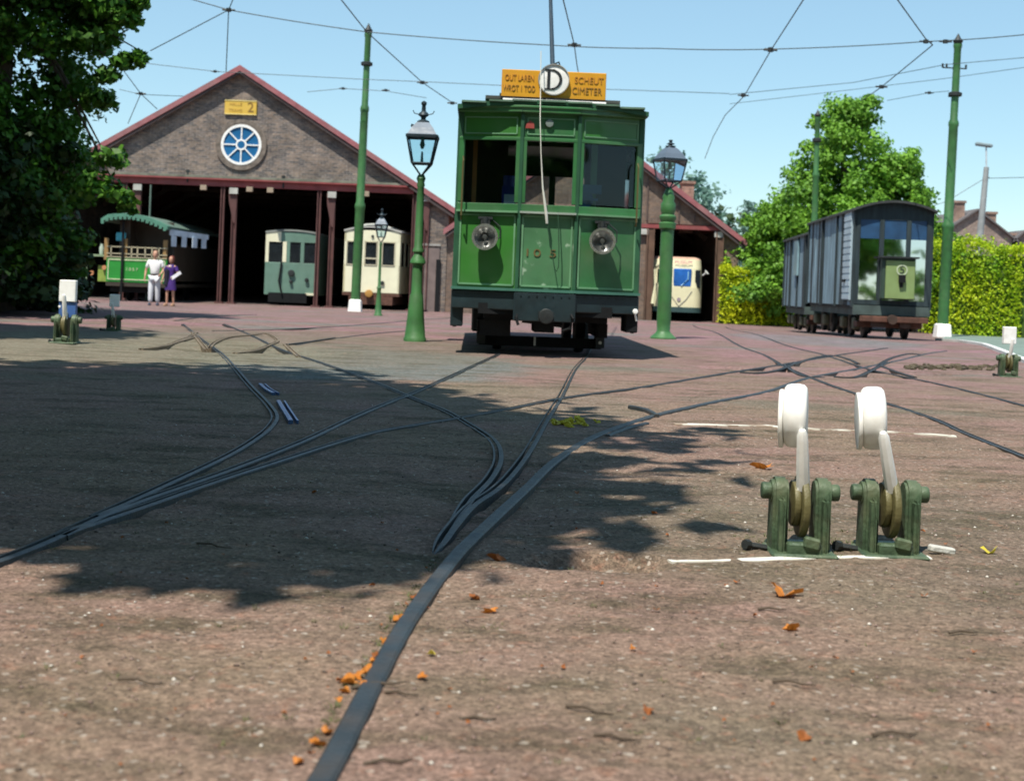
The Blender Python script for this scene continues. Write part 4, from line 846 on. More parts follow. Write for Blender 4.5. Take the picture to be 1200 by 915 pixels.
b = MB(); b.box(((xw(789) + xw(810)) / 2, .03, (zw_(336) + zw_(315)) / 2), (xw(810) - xw(789), .08, zw_(315) - zw_(336))); b.build('windscreen', mat('blue_windscreen', (.02, .12, .42), .2, var=.4, scale=2, spec=.8), wt, bev=.03)
b = MB(); b.path([(xw(806), -.02, zw_(318)), (xw(806), -.02, zw_(327)), (xw(798), -.02, zw_(335))], .025, 6); b.build('windscreen_mark', mat('sky_mark', (.25, .5, .7), .4), wt)
for u0, u1 in ((814.5, 820.5), (770, 783)): b = MB(); b.box(((xw(u0) + xw(u1)) / 2, .09, (zw_(337) + zw_(316)) / 2), (xw(u1) - xw(u0), .12, zw_(316) - zw_(337))); b.build('side_window', dkglass(), wt)
text('destination', 'MUSEUM', .18, mat('pink_red_ink', (.55, .12, .22), .5), (xw(800), .035, zw_(307.5)), wt, sx=.9)
b = MB(); q = xw(796)
for du, dv in ((-11, -14), (15, -15)): b.path([(q, -.01, zw_(359)), (q + (xw(796 + du) - q) * .55, -.01, zw_(351)), (q + (xw(796 + du) - q), -.01, zw_(345 if du < 0 else 341))], .014, 6)
b.build('chevron_moulding', mat('grey_moulding', (.25, .25, .22), .5), wt)
b = MB(); b.disc((q, -.01, zw_(351)), .07, .03, 'Y', 14); b.build('badge', mat('badge_grey', (.3, .25, .28), .5), wt)
for u, vs_ in ((767, ((312, 322), (322, 358))), ):
    b = MB(); b.path([(xw(770), -.15, zw_(312)), (xw(766), -.2, zw_(317)), (xw(767), -.2, zw_(335)), (xw(765), -.2, zw_(357))], [.09, .035, .03, .07], 8); b.build('mirror_arm', ivory, wt, sm=True)
b = MB(); b.path([(xw(823), -.0, zw_(322)), (xw(826), -.1, zw_(319)), (xw(827), -.12, zw_(318))], [.03, .03, .10], 8); b.build('mirror', mat('mirror_grey', (.6, .62, .6), .3), wt, sm=True)
trucks(wt, (1.6, 5))
# old open-platform green tram at the left bay
Yo = 48.5; zo = lambda v: P(160, v, Yo).z - ZG; XO = P(160, 300, Yo).x
ot = thing('tram', (XO, Yo, ZG), 0, 'old green tram with canopy roof and open platform standing left behind the man', 'tram'); xo = lambda u, v=300: P(u, v, Yo).x - XO
og = mat('bright_green', (.02, .24, .03), .4, var=.15); cl = mat('cream_lining', (.55, .62, .38), .5); wd_ = mat('varnish_brown', (.28, .17, .06), .5)
xa, xb = xo(125), xo(196)
b = MB(); b.box(((xa + xb) / 2, .04, (zo(331) + zo(303)) / 2), (xb - xa, .08, zo(303) - zo(331))); pn = b.build('dash_panel', og, ot)
b = MB()
for (x, z, w1, h1) in (((xa + xb) / 2, zo(328), xb - xa - .1, .03), ((xa + xb) / 2, zo(305), xb - xa - .1, .04), (xa + .07, zo(316), .03, .66), (xb - .07, zo(316), .03, .66)): b.box((x, -.01, z), (w1, .02, h1))
b.build('lining', cl, pn); text('lettering', '1 0 5 7', .15, cl, (xo(155), -.01, zo(316)), pn)
b = MB(); b.box((xo(144), -.06, zo(306)), (.07, .07, 2.8)); b.build('front_post', black_iron(), ot)
for u in (124, 146, 193): b = MB(); b.box((xo(u), .05, zo(293)), (.14, .08, .75)); b.build('window_post', wd_, ot)
b = MB()
for v in (290, 298, 302): b.box(((xa + xb) / 2, .0, zo(v)), (xb - xa, .04, .035))
for u in (130, 154, 161, 170, 178, 186): b.box((xo(u), .0, zo(296)), (.04, .04, .42))
b.build('railing', mat('pale_railing', (.40, .36, .24), .6), ot)
b = MB(); b.box((xo(138), .3, zo(278)), (.34, .05, .30)); b.build('blue_plate', mat('bright_cyan_plate', (.05, .38, .50), .4), ot, bev=.05)
b = MB(); prof = [(xo(u), zo(v)) for u, v in ((120, 258), (128, 253), (140, 251), (155, 250.5), (170, 253), (185, 258), (198, 264))]
b.ext(prof + [(x, z - .13) for x, z in reversed(prof)], -.35, .1)
for k in range(15): x = xo(122 + k * 5.2); b.box((x, -.36, np.interp(x, [p[0] for p in prof], [p[1] for p in prof]) - .17), (.10, .03, .09))
b.build('canopy', mat('canopy_green', (.07, .20, .14), .6, var=.2), ot)
b = MB(); b.ext(prof + [(x, z - .1) for x, z in reversed(prof)], .1, 8.5); b.build('roof', mat('roof_green_grey', (.10, .16, .13), .7), ot)
b = MB(); b.box((xa + .6, 4.5, zo(290)), (.1, 8, 2.1)); b.box((xb - .02, 4.7, zo(306)), (.08, 7.6, 1.3)); b.box(((xa + xb) / 2, 1.2, zo(285)), (xb - xa - .2, .08, 1.6)); b.box(((xa + xb) / 2, 4, zo(334)), (xb - xa, 8, .12)); b.build('body', mat('dark_brown_body', (.04, .03, .02), .6), ot)
b = MB(); x0 = xb + .02; b.add([(x0, .2, zo(267)), (x0 + .9, 2.2, zo(270)), (x0 + .9, 2.2, zo(276)), (x0, .2, zo(274))], [(0, 1, 2, 3)])
for k in range(4):
    f0, f1 = k * .26 + .05, k * .26 + .17
    b.add([(x0 + .9 * f0, .19 + 2 * f0, zo(274)), (x0 + .9 * f1, .19 + 2 * f1, zo(275)), (x0 + .9 * f1, .19 + 2 * f1, zo(287)), (x0 + .9 * f0, .19 + 2 * f0, zo(287))], [(0, 1, 2, 3)])
o = b.build('side_blind', mat('pale_blue_blind', (.50, .60, .70), .7), ot); md = o.modifiers.new('t', 'SOLIDIFY'); md.thickness = .03; bake(o)
b = MB(); b.box((xo(111), .4, zo(301)), (xo(124) - xo(98), .5, .07)); b.box((xo(99), .3, zo(315)), (.05, .05, .9)); b.build('platform_ledge', mat('ledge_grey_green', (.20, .28, .16), .6), ot)
b = MB(); b.lathe([(.07, 0), (.09, .25), (.05, .32), (.05, .38)], (xo(115), .4, zo(300)), 12); b.build('lamp', mat('pale_grey_green', (.35, .42, .34), .5), ot, sm=True)
b = MB(); b.box((xo(118), .5, zo(322)), (.35, .3, .55)); b.build('platform_box', mat('yellow_green_box', (.22, .30, .05), .6), ot)
for u_, v_ in ((120, 315), (105, 322)): b = MB(); b.disc((xo(u_), .3, zo(v_)), .08, .1, 'Y', 12); b.build('brass_fitting', mat('brass_orange', (.5, .22, .10), .5), ot)
b = MB(); b.box((xo(155), 1, zo(338)), (1.6, 1.4, .3)); b.build('running_gear', black_iron(), ot); trucks(ot, (1.2, 5.5), .34)

# ================================================================== WAGONS ON THE RIGHT
Yg = 29.5; gx0 = P(998, 399, Yg); gx1 = P(1087, 399, Yg); TG = terr(Yg)
ww = gx1.x - gx0.x; wc = (gx0.x + gx1.x) / 2
zq = lambda v, u=1046: P(u, v, Yg).z - TG
plank_d = mat('tarred_plank', (.012, .025, .03), .75, var=.45, scale=5, stretch=(3, 3, .4), dirt=(.04, .065, .07), dscale=3, damt=.5)
plank_b = mat('weathered_blue_plank', (.19, .29, .35), .8, var=.4, scale=4, stretch=(3, 3, .4), dirt=(.04, .07, .08), dscale=3, damt=.6)
def wagon(name, loc, rz, W_, L_, H0, H1, label, front):
    t = thing(name, loc, rz, label, 'wagon', 'old goods wagons coupled on the right'); hw = W_ / 2
    n = 13; m_ = int(L_ / .33)
    for s in (-1, 1):
        for k in range(m_):
            b = MB(); b.box((s * (hw - .02 + random.uniform(-.006, .006)), .1 + (k + .5) * (L_ - .2) / m_, (H0 + H1) / 2), (.05, (L_ - .2) / m_ - .012, H1 - H0 - .05)); b.build('plank', random.choice((plank_d, plank_b, plank_b)), t)
        for y in (.06, L_ * .34, L_ * .66, L_ - .06): b = MB(); b.box((s * (hw + .02), y, (H0 + H1) / 2), (.06, .10, H1 - H0 + .02)); b.build('side_post', plank_d, t)
    b = MB(); b.box((0, L_ - .03, (H0 + H1) / 2), (W_ - .1, .06, H1 - H0 - .04)); b.box((0, L_ / 2, H0), (W_ - .1, L_ - .1, .08)); b.build('end_wall', plank_d, t)
    # curved roof with overhang
    pr = [(-hw - .08 + (W_ + .16) * k / 12, H1 + .19 * (1 - (-1 + k / 6) ** 2)) for k in range(13)]
    b = MB(); b.ext(pr + [(x, z - .05) for x, z in reversed(pr)], -.16, L_ + .1); b.build('roof', mat('roof_felt_dark', (.035, .04, .04), .85, var=.3), t)
    b = MB(); b.box((0, L_ / 2, H0 - .10), (W_ - .15, L_ - .1, .16)); b.box((0, .0, H0 - .06), (W_ + .04, .12, .20)); b.build('frame', mat('frame_grey_green', (.05, .075, .07), .75, var=.4), t)
    b = MB(); b.box((.05, -.08, H0 - .24), (W_ - .15, .12, .12)); b.box((0, .3, H0 - .36), (W_ - .2, .4, .12)); b.build('buffer_beam', rust(), t, bev=.01)
    for y in (.6, L_ * .32, L_ * .7, L_ - .6):
        for s in (-1, 1):
            b = MB(); b.disc((s * .42, y, .28), .28, .10, 'X', 22, .02); wh = b.build('wheel', dark_iron(), t, sm=True)
            b = MB(); b.box((s * .60, y, .30), (.14, .34, .26)); b.build('axle_box', mat('olive_rust', (.10, .10, .06), .8, var=.4), wh, bev=.03)
    b = MB(); b.box((-.25, .0, .34), (.3, .12, .18)); b.box((.3, .0, .34), (.22, .12, .18)); b.disc((.0, -.14, .42), .10, .2, 'Y', 16); b.box((0, .2, .42), (1.2, .1, .08)); b.build('coupling_gear', mat('dark_rust', (.06, .035, .025), .85, var=.4), t)
    return t
H0, H1 = zq(361), zq(247)
w1 = wagon('goods_wagon', (wc, Yg, TG), math.radians(-3.6), ww - .04, 6.6, H0, H1 + .02, 'nearer dark wagon with three end windows and a pale green number 5 panel', True)
# end of the near wagon: posts, panes, header
hw = (ww - .04) / 2; LX = lambda u: (P(u, 300, Yg).x - wc)
z_top, z_bot = zq(258), zq(354)
b = MB(); b.ext([(-hw, z_top), (hw, z_top), (hw, H1)] + [(hw - 2 * hw * k / 10, H1 + .17 * (1 - (1 - k / 5) ** 2)) for k in range(1, 10)] + [(-hw, H1)], 0, .05)
for x, w_ in ((-hw + .04, .09), (LX(1033), .09), (LX(1064), .09), (hw - .04, .10)): b.box((x, .02, (z_top + z_bot) / 2), (w_, .06, z_top - z_bot))
b.box((0, .02, z_bot - .02), (2 * hw, .07, .10)); b.build('end_frame', plank_d, w1)
gl = glass('mirror_glass', (.35, .45, .5), .75)
xs = [-hw + .09, LX(1033) - .05, LX(1033) + .05, LX(1064) - .05, LX(1064) + .05, hw - .09]
for k in range(3):
    x0, x1 = xs[2 * k], xs[2 * k + 1]
    b = MB(); b.box(((x0 + x1) / 2, .03, (z_top + z_bot) / 2), (x1 - x0 + .01, .01, z_top - z_bot)); b.build('window_pane', gl, w1)
    b = MB(); b.box(((x0 + x1) / 2, .018, z_top - .20), (x1 - x0 - .004, .008, .40)); b.build('window_blind', mat('navy_blind', (.012, .055, .13), .5, var=.3), w1)
    b = MB(); b.box(((x0 + x1) / 2, .09, (z_top - .46 + z_bot) / 2 + .2), (x1 - x0, .01, z_top - z_bot - .85)); b.build('reflection_card', mat('pale_reflection', (.30, .36, .38), .5, var=.35, scale=4), w1)  # pale card paints a sky reflection behind the glass
b = MB(); b.box((0, 1.2, (z_top + z_bot) / 2), (2 * hw - .12, .04, z_top - z_bot)); b.build('inner_wall', dark_wood(), w1)
sx0, sx1 = LX(1031.5), LX(1070); sz0, sz1 = zq(351), zq(302.5)
b = MB(); b.box(((sx0 + sx1) / 2, -.16, (sz0 + sz1) / 2), (sx1 - sx0, .22, sz1 - sz0)); bx_ = b.build('number_box', mat('dark_green_box', (.025, .05, .035), .6), w1, bev=.02)
b = MB(); b.box(((sx0 + sx1) / 2 + .03, -.285, (sz0 + sz1) / 2 - .02), (sx1 - sx0 - .08, .02, sz1 - sz0 - .07)); b.build('number_panel', mat('pale_lime_paint', (.20, .28, .10), .55, var=.15, dirt=(.16, .26, .12), dscale=3), bx_, bev=.03, seg=3)
b = MB(); b.box(((sx0 + sx1) / 2, -.20, sz1 + .01), (sx1 - sx0 + .10, .34, .035)); b.build('box_cap', dark_iron(), bx_)
cx5 = (sx0 + sx1) / 2 + .06
b = MB(); b.ring((cx5, -.30, sz1 - .25), .115, .088, .01, 28); b.build('number_ring', mat('pale_ring', (.45, .52, .35), .6), bx_)
text('number', '5', .24, mat('number_ink', (.02, .03, .02), .5), (cx5, -.30, sz1 - .25), bx_)
b = MB(); b.box((cx5 - .0, -.33, sz1 - .43), (.13, .10, .16)); b.box((cx5 - .01, -.31, sz1 - .56), (.07, .06, .10)); b.build('lamp_socket', black_iron(), bx_)
b = MB(); b.box((-hw - .03, .72, (z_bot + H1) / 2), (.05, .85, H1 - z_bot - .02)); dr = b.build('door', mat('pale_grey_blue_paint', (.34, .44, .50), .6, var=.12, dirt=(.2, .3, .34)), w1)
b = MB()
for k in range(13): b.box((-hw - .06, .72, z_bot + .08 + k * (H1 - z_bot - .1) / 13), (.012, .84, .10))
b.build('slats', mat('slat_blue_grey', (.40, .50, .56), .6, var=.15), dr)
b = MB(); b.box((-hw - .08, .85, z_bot + .42), (.03, .22, .06)); b.build('handle', black_iron(), dr)
dirv = Vector((math.sin(math.radians(3.6)), math.cos(math.radians(3.6)), 0)); p2 = Vector((wc, Yg, 0)) + dirv * 7.5
w2 = wagon('goods_wagon', (p2.x + .05, p2.y, terr(p2.y)), math.radians(-4.5), ww - .1, 5.0, H0, H1 - .08, 'farther dark plank wagon coupled behind the one with end windows', False)
b = MB(); b.box((-ww / 2 - .0, 1.9, H0 + 1.35), (.05, .8, .95)); b.build('side_window', mat('dull_blue_pane', (.20, .32, .36), .4), w2)
# ================================================================== LAMPS AND POLES
lamp_pane = glass('lantern_glass', (.80, .92, .96), .08)
def street_lamp(px, base_v, top_v, label, style):
    g = G(px, base_v); s = F / g.y; H = (base_v - top_v) / s; t = thing('street_lamp', (g.x, g.y, gz(g.x, g.y) - .01), .35 if style == 1 else .0, label, 'street lamp', 'old green lantern posts in the yard')
    gn = pole_green(); lz = H * (1 - .31) if style != 1 else H * (1 - .27)
    b = MB(); k = H / 3.2
    if style == 0: pr = [(.150, 0), (.152, .05), (.138, .07), (.115, .30), (.088, .62), (.072, .66), (.07, .95), (.068, 1.02), (.105, 1.05), (.098, 1.09), (.06, 1.15), (.056, 1.18), (.075, 1.20), (.072, 1.23), (.056, 1.26), (.048, 1.9), (.043, 2.05), (.055, 2.08), (.045, 2.12), (.062, 2.17), (.04, 2.22)]
    elif style == 1: pr = [(.21, 0), (.21, .03), (.13, .10), (.105, .14), (.115, .30), (.112, .75), (.108, 1.3), (.104, 1.75), (.135, 1.78), (.138, 1.86), (.11, 1.88), (.135, 1.93), (.135, 1.97), (.10, 2.0), (.12, 2.06), (.12, 2.16), (.09, 2.22), (.10, 2.28), (.07, 2.36), (.045, 2.42)]
    else: pr = [(.13, 0), (.13, .04), (.10, .08), (.07, .5), (.06, .8), (.075, .84), (.045, .9), (.035, 2.1), (.05, 2.14), (.03, 2.2)]
    zt = pr[-1][1] * k; b.lathe([(r * min(k, 1.05), z * k) for r, z in pr], n=10 if style == 0 else 20); b.build('post', gn, t, sm=True)
    lh = H - zt; B = .175 if style != 1 else .20; Tt = .275 if style != 1 else .275; z0 = zt + lh * .15; z1 = zt + lh * (.51 if style != 1 else .58)
    if style == 2: B *= .8; Tt *= .85
    di = mat('lantern_iron', (.02, .035, .045), .5, metal=.3)
    b = MB()
    cs = [(-1, -1), (1, -1), (1, 1), (-1, 1)]; q = .71 if style != 1 else .76
    for (sx, sy) in cs:
        b.tube((sx * B * q, sy * B * q, z0), (sx * Tt * q, sy * Tt * q, z1), .013); b.tube((0, 0, zt - .02), (sx * B * q, sy * B * q, z0), .012)
    for i in range(4):
        a, c = cs[i], cs[(i + 1) % 4]
        b.tube((a[0] * B * q, a[1] * B * q, z0), (c[0] * B * q, c[1] * B * q, z0), .012); b.bar((a[0] * Tt * q, a[1] * Tt * q, z1), (c[0] * Tt * q, c[1] * Tt * q, z1), .03, .035)
    b.build('lantern_frame', di, t)
    for i in range(4):
        a, c = cs[i], cs[(i + 1) % 4]; e = .97
        b = MB(); b.add([(a[0] * B * q * e, a[1] * B * q * e, z0), (c[0] * B * q * e, c[1] * B * q * e, z0), (c[0] * Tt * q * e, c[1] * Tt * q * e, z1), (a[0] * Tt * q * e, a[1] * Tt * q * e, z1)], [(0, 1, 2, 3)])
        b.build('pane', lamp_pane, t)
    b = MB(); b.tube((0, 0, z0), (0, 0, z0 + (z1 - z0) * .45), .022, .012); b.lathe([(.015, 0), (.035, .05), (.02, .12)], (0, 0, z0 + (z1 - z0) * .55), 10); b.tube((0, 0, z1), (0, 0, z0 + (z1 - z0) * .8), .02); b.build('burner', mat('teal_burner', (.04, .16, .14), .5), t)
    z2 = zt + lh * (.70 if style != 1 else .86); hm = mat('lantern_hood', (.10, .135, .18) if style != 1 else (.025, .05, .075), .5, metal=.0, var=.15)
    if style != 1: pr = [(Tt * 1.04, z1 + .01), (Tt * .95, z1 + .03), (Tt * .72, z1 + (z2 - z1) * .6), (Tt * .42, z2)]
    else: pr = [(Tt * 1.08, z1 + .01), (Tt * 1.0, z1 + .03), (Tt * .82, z1 + (z2 - z1) * .45), (Tt * .5, z1 + (z2 - z1) * .8), (Tt * .22, z2)]
    b = MB(); b.lathe(pr, n=4, ph=math.pi / 4); hd = b.build('hood', hm, t)
    b = MB(); u = lh - (z2 - zt); 
    b.lathe([(.085, z2 - .005), (.08, z2 + u * .08), (.03, z2 + u * .16), (.035, z2 + u * .25), (.07, z2 + u * .34), (.06, z2 + u * .44), (.03, z2 + u * .52), (.025, z2 + u * .78), (.038, z2 + u * .85), (.035, z2 + u * .93), (.005, z2 + u)], n=12)
    if style != 1: b.path([(-.06, 0, z2 + u * .38), (-.12, 0, z2 + u * .42), (-.14, 0, z2 + u * .55)], .007, 6); b.path([(.06, 0, z2 + u * .38), (.12, 0, z2 + u * .42), (.14, 0, z2 + u * .55)], .007, 6); b.box((-.11, 0, z2 - .05), (.1, .06, .035), ry=.3)
    b.build('finial', di, t, sm=True)
street_lamp(486, 400, 117, 'tall green lamp post with flared base standing just left of the big tram', 0)
street_lamp(777, 397, 163, 'thick green lamp post with dark lantern standing right of the big tram', 1)
street_lamp(443, 370, 244, 'small slender green lamp post in front of the cream tram in the depot', 2)
def pole(px, base_v, top_v, rb, label, base=True, Y=None, topu=None, arms=False):
    g = G(px, base_v) if Y is None else P(px, base_v, Y); s = F / g.y; H = (base_v - top_v) / s; z0 = terr(g.y)
    t = thing('catenary_pole', (g.x, g.y, z0 - .02), 0, label, 'pole', 'green catenary poles'); b = MB(); dx = ((topu - px) - (base_v - top_v) * math.tan(ROLL)) / s if topu else 0
    t.rotation_euler = (0, math.atan2(dx, H), 0)
    b.lathe([(rb, 0), (rb, H * .36), (rb * 1.12, H * .365), (rb * 1.12, H * .375), (rb * .86, H * .385), (rb * .84, H * .70), (rb * .95, H * .705), (rb * .95, H * .715), (rb * .70, H * .725), (rb * .66, H * .96), (rb * .8, H * .965), (rb * .8, H * .975)], n=18); b.build('shaft', pole_green(), t, sm=True)
    b = MB(); b.lathe([(rb * .7, H * .975), (rb * .95, H * .985), (rb * .5, H * .995), (.01, H * 1.01)], n=12); b.build('cap', dark_iron(), t, sm=True)
    if base: b = MB(); b.lathe([(rb * 2.1, -.05), (rb * 2.0, .02), (rb * 1.75, .38), (rb * 1.5, .42)], n=4, ph=math.pi / 4); b.build('concrete_base', white_paint(), t, bev=.02)
    b = MB(); b.lathe([(rb * .8, 0), (rb * 1.25, .03), (rb * 1.25, .12), (rb * .8, .15)], (0, 0, H * (.86 if not arms else .80)), 14)
    if arms:
        for zf in (.895, .80): b.bar((-.42 if zf > .85 else -.2, 0, H * zf), (.30 if zf > .85 else .12, 0, H * zf), .035)
        for x in (-.42, -.3, .28): b.tube((x, 0, H * .895), (x, 0, H * .895 + .12), .03)
    b.build('clamp', dark_iron(), t, sm=True)
    return t, H
pole(416, 365, 30, .155, 'tall green pole with white base standing before the depot', topu=432)
pole(1104, 395, 42, .16, 'tall green pole with white base beside the hedge right of the wagons', topu=1123, arms=True)
pole(951, 372, 116, .12, 'green pole rising behind the wagons against the big tree', base=False, Y=46, topu=959)
# concrete street light far right
Yl = 62; q = P(1140, 345, Yl); t = thing('street_light', (q.x, q.y, -.27), 0, 'grey concrete street light behind the hedge near the brick house', 'street light')
top = P(1156, 196, Yl); b = MB(); b.tube((0, 0, 0), (top.x - q.x, 0, top.z + .27), .20, .11, 10); b.build('mast', mat('concrete_grey', (.28, .30, .30), .8), t, sm=True)
hd = P(1153, 170, Yl); b = MB(); b.tube((top.x - q.x, 0, top.z + .2), (hd.x - q.x + .1, 0, hd.z + .27), .035); b.build('bracket', mat('pale_steel', (.5, .55, .58), .4), t)
b = MB(); b.box((hd.x - q.x, 0, hd.z + .27), (.75, .25, .16), ry=.1); b.build('lamp_head', mat('lamp_grey_blue', (.20, .26, .28), .5), t, bev=.05)
# ================================================================== TREES, HEDGES
def leaves_np(centers, radii, per, size, seed, flat=.35, curl=True, up=.5):
    r = np.random.default_rng(seed); n = len(centers); N_ = n * per
    d = r.normal(size=(N_, 3)); d /= np.linalg.norm(d, axis=1)[:, None]
    rad = (r.random(N_) ** .45)[:, None]; c = np.repeat(centers, per, 0); R = np.repeat(radii, per, 0)
    p = c + d * rad * R
    nrm = d * .8 + r.normal(size=(N_, 3)) * .6 + np.array([0, 0, up]); nrm /= np.linalg.norm(nrm, axis=1)[:, None]
    a = np.cross(nrm, r.normal(size=(N_, 3))); a /= np.linalg.norm(a, axis=1)[:, None]; b = np.cross(nrm, a)
    s = (size * (.6 + .8 * r.random(N_)))[:, None]
    v = np.stack([p - a * s * .5, p + b * s * flat - nrm * s * .08, p + a * s * .55, p - b * s * flat - nrm * s * .08], 1).reshape(-1, 3)
    f = np.arange(N_ * 4).reshape(-1, 4); return v, f
def crown_obj(name, parts, m, par):
    vs = np.concatenate([p[0] for p in parts]); fs = []; o = 0
    for p in parts: fs.append(p[1] + o); o += len(p[0])
    ob = npmesh(name, vs, np.concatenate(fs), m); ob.parent = par; return ob
bark = lambda: mat('bark', (.09, .07, .05), .95, var=.35, scale=6, bump=.8, bscale=15, stretch=(3, 3, .7))
def tree(loc, label, prof, height, n_cl, per, leaf_s, m, cl_r, seed, trunk_r=.25, squash=(1, 1), lobes=(), group=None, core=True, name='broadleaf_tree', zmin=0.0):
    """prof: list of (z fraction, radius) describing the crown's outline"""
    r = random.Random(seed); t = thing(name, loc, r.random() * 6, label, 'tree', group); t.rotation_euler = (0, 0, 0)
    zs = [p[0] for p in prof]; rs = [p[1] for p in prof]; cen = []; rad = []
    while len(cen) < n_cl:
        z = r.uniform(zs[0], zs[-1]); R = float(np.interp(z, zs, rs)); a = r.random() * 6.283; q = math.sqrt(r.random()) if core else (.5 + .5 * r.random())
        if r.random() > (R / max(rs)) ** 1.2: continue
        q = max(q, .35) if r.random() < .7 else q
        wob = 1 + .13 * math.sin(3 * a + z * 9 + seed) + .08 * math.sin(7 * a + z * 23)
        x, y, zz_ = R * q * wob * math.cos(a) * squash[0], R * q * wob * math.sin(a) * squash[1], z * height
        s = cl_r * r.uniform(.5, 1.25); cen.append((x, y, zz_)); rad.append((s * 1.15, s * 1.15, s * .75))
    for (lx, ly, lz, lr, ln) in lobes:
        for i in range(ln):
            d = Vector((r.gauss(0, 1), r.gauss(0, 1), r.gauss(0, 1))).normalized() * lr * r.random() ** .4; s = cl_r * r.uniform(.5, 1.1)
            cen.append((lx + d.x, ly + d.y, lz + d.z)); rad.append((s * 1.1, s * 1.1, s * .75))
    cen = np.array(cen); rad = np.array(rad)
    b = MB(); h0 = height * zs[0]; pts = []; k = 7
    for i in range(k + 1): pts.append((.15 * math.sin(i * 1.3 + seed), .15 * math.cos(i * 1.7 + seed), height * .88 * i / k))
    b.path(pts, [trunk_r * (1.25 - .1 * (i > 0) - i / k * .95) for i in range(k + 1)], 10); b.build('trunk', bark(), t, sm=True)
    for i in r.sample(range(len(cen)), min(16, len(cen))):
        c = cen[i]; z0 = max(h0 * .8, min(c[2] * .7, height * .7)); f = z0 / (height * .88) * k; j = min(int(f), k - 1); p0 = Vector(pts[j]).lerp(Vector(pts[j + 1]), f - j)
        mid = p0.lerp(Vector(c), .55) + Vector((0, 0, .15)); bb = MB(); bb.path([p0, mid, c], [trunk_r * .38, trunk_r * .22, trunk_r * .06], 6); bb.build('limb', bark(), t, sm=True)
    crown_obj('crown', [leaves_np(cen, rad, per, leaf_s, seed)], m, t); return t
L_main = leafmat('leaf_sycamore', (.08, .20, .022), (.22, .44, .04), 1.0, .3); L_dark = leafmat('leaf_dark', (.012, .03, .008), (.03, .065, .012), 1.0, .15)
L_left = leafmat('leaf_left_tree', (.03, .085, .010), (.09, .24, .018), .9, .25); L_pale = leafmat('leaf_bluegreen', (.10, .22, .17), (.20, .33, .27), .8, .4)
# big sunlit tree on the right
Yt = 50.0; c0 = P(986, 350, Yt)
tree((c0.x, Yt, -.27), 'big sunlit green tree with a pointed top behind the goods wagons', [(.06, 3.1), (.22, 3.6), (.45, 3.2), (.62, 2.3), (.80, 1.5), (.94, .75), (1.0, .15)], 8.3, 600, 115, .15, L_main, .48, 3, lobes=((1.9, 0, 5.4, 1.05, 50), (-2.3, .5, 3.2, 1.2, 45), (2.2, -.3, 3.4, 1.1, 40), (.7, 0, 8.0, .2, 5)))
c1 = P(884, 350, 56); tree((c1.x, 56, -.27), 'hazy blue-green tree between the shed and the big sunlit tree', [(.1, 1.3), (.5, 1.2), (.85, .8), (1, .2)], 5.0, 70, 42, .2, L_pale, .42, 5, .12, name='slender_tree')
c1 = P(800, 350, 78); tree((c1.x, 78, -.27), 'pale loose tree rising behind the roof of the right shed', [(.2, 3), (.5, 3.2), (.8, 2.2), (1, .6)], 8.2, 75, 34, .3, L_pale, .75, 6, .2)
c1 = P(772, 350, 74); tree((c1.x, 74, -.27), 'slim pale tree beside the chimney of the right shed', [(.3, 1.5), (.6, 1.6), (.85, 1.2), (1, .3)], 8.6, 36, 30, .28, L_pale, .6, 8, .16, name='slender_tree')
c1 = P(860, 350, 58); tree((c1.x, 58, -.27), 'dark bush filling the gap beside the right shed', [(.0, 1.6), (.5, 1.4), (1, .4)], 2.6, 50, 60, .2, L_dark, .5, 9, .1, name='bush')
c1 = P(1105, 350, 52); tree((c1.x, 52, -.27), 'green bushy tree showing between the wagon and the right pole', [(.1, 1.5), (.5, 1.6), (1, .5)], 3.5, 60, 60, .2, L_main, .5, 12, .1, name='bushy_tree')
# large tree at the left
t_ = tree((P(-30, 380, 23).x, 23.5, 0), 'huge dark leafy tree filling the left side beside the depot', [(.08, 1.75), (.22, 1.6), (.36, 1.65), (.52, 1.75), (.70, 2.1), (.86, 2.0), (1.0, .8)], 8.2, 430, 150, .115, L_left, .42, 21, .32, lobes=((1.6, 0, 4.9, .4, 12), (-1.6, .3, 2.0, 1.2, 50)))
for k, (u, v, s) in enumerate(((128, 10, .5), (148, 30, .28), (160, 62, .14), (140, 78, .20), (118, 60, .34), (172, 20, .12), (138, 190, .3), (152, 232, .22), (128, 215, .40), (165, 205, .12))):
    pass
tips = [((u, v), s) for u, v, s in ((120, 8, .55), (146, 22, .26), (158, 4, .16), (150, 64, .10), (168, 62, .10), (136, 74, .16), (112, 52, .40), (118, 120, .22), (122, 96, .2), (128, 190, .24), (140, 228, .24), (104, 222, .40), (148, 246, .06))]
cen = np.array([tuple(P(u, v, 23) - Vector((t_.location.x, t_.location.y, 0))) for (u, v), s in tips for _ in range(3)]); cen += rng.normal(size=cen.shape) * .08
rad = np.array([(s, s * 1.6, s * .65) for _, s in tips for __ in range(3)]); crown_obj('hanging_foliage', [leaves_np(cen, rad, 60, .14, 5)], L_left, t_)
b = MB(); q0 = Vector((.2, 0, 5.2))
for u, v in ((168, 62), (140, 228), (158, 4), (146, 22), (136, 76), (128, 190)):
    q = P(u, v, 23) - Vector((t_.location.x, t_.location.y, 0)); b.path([q0, q0.lerp(q, .5) + Vector((0, 0, .2)), q], [.06, .03, .008], 6)
b.build('limb', bark(), t_, sm=True)
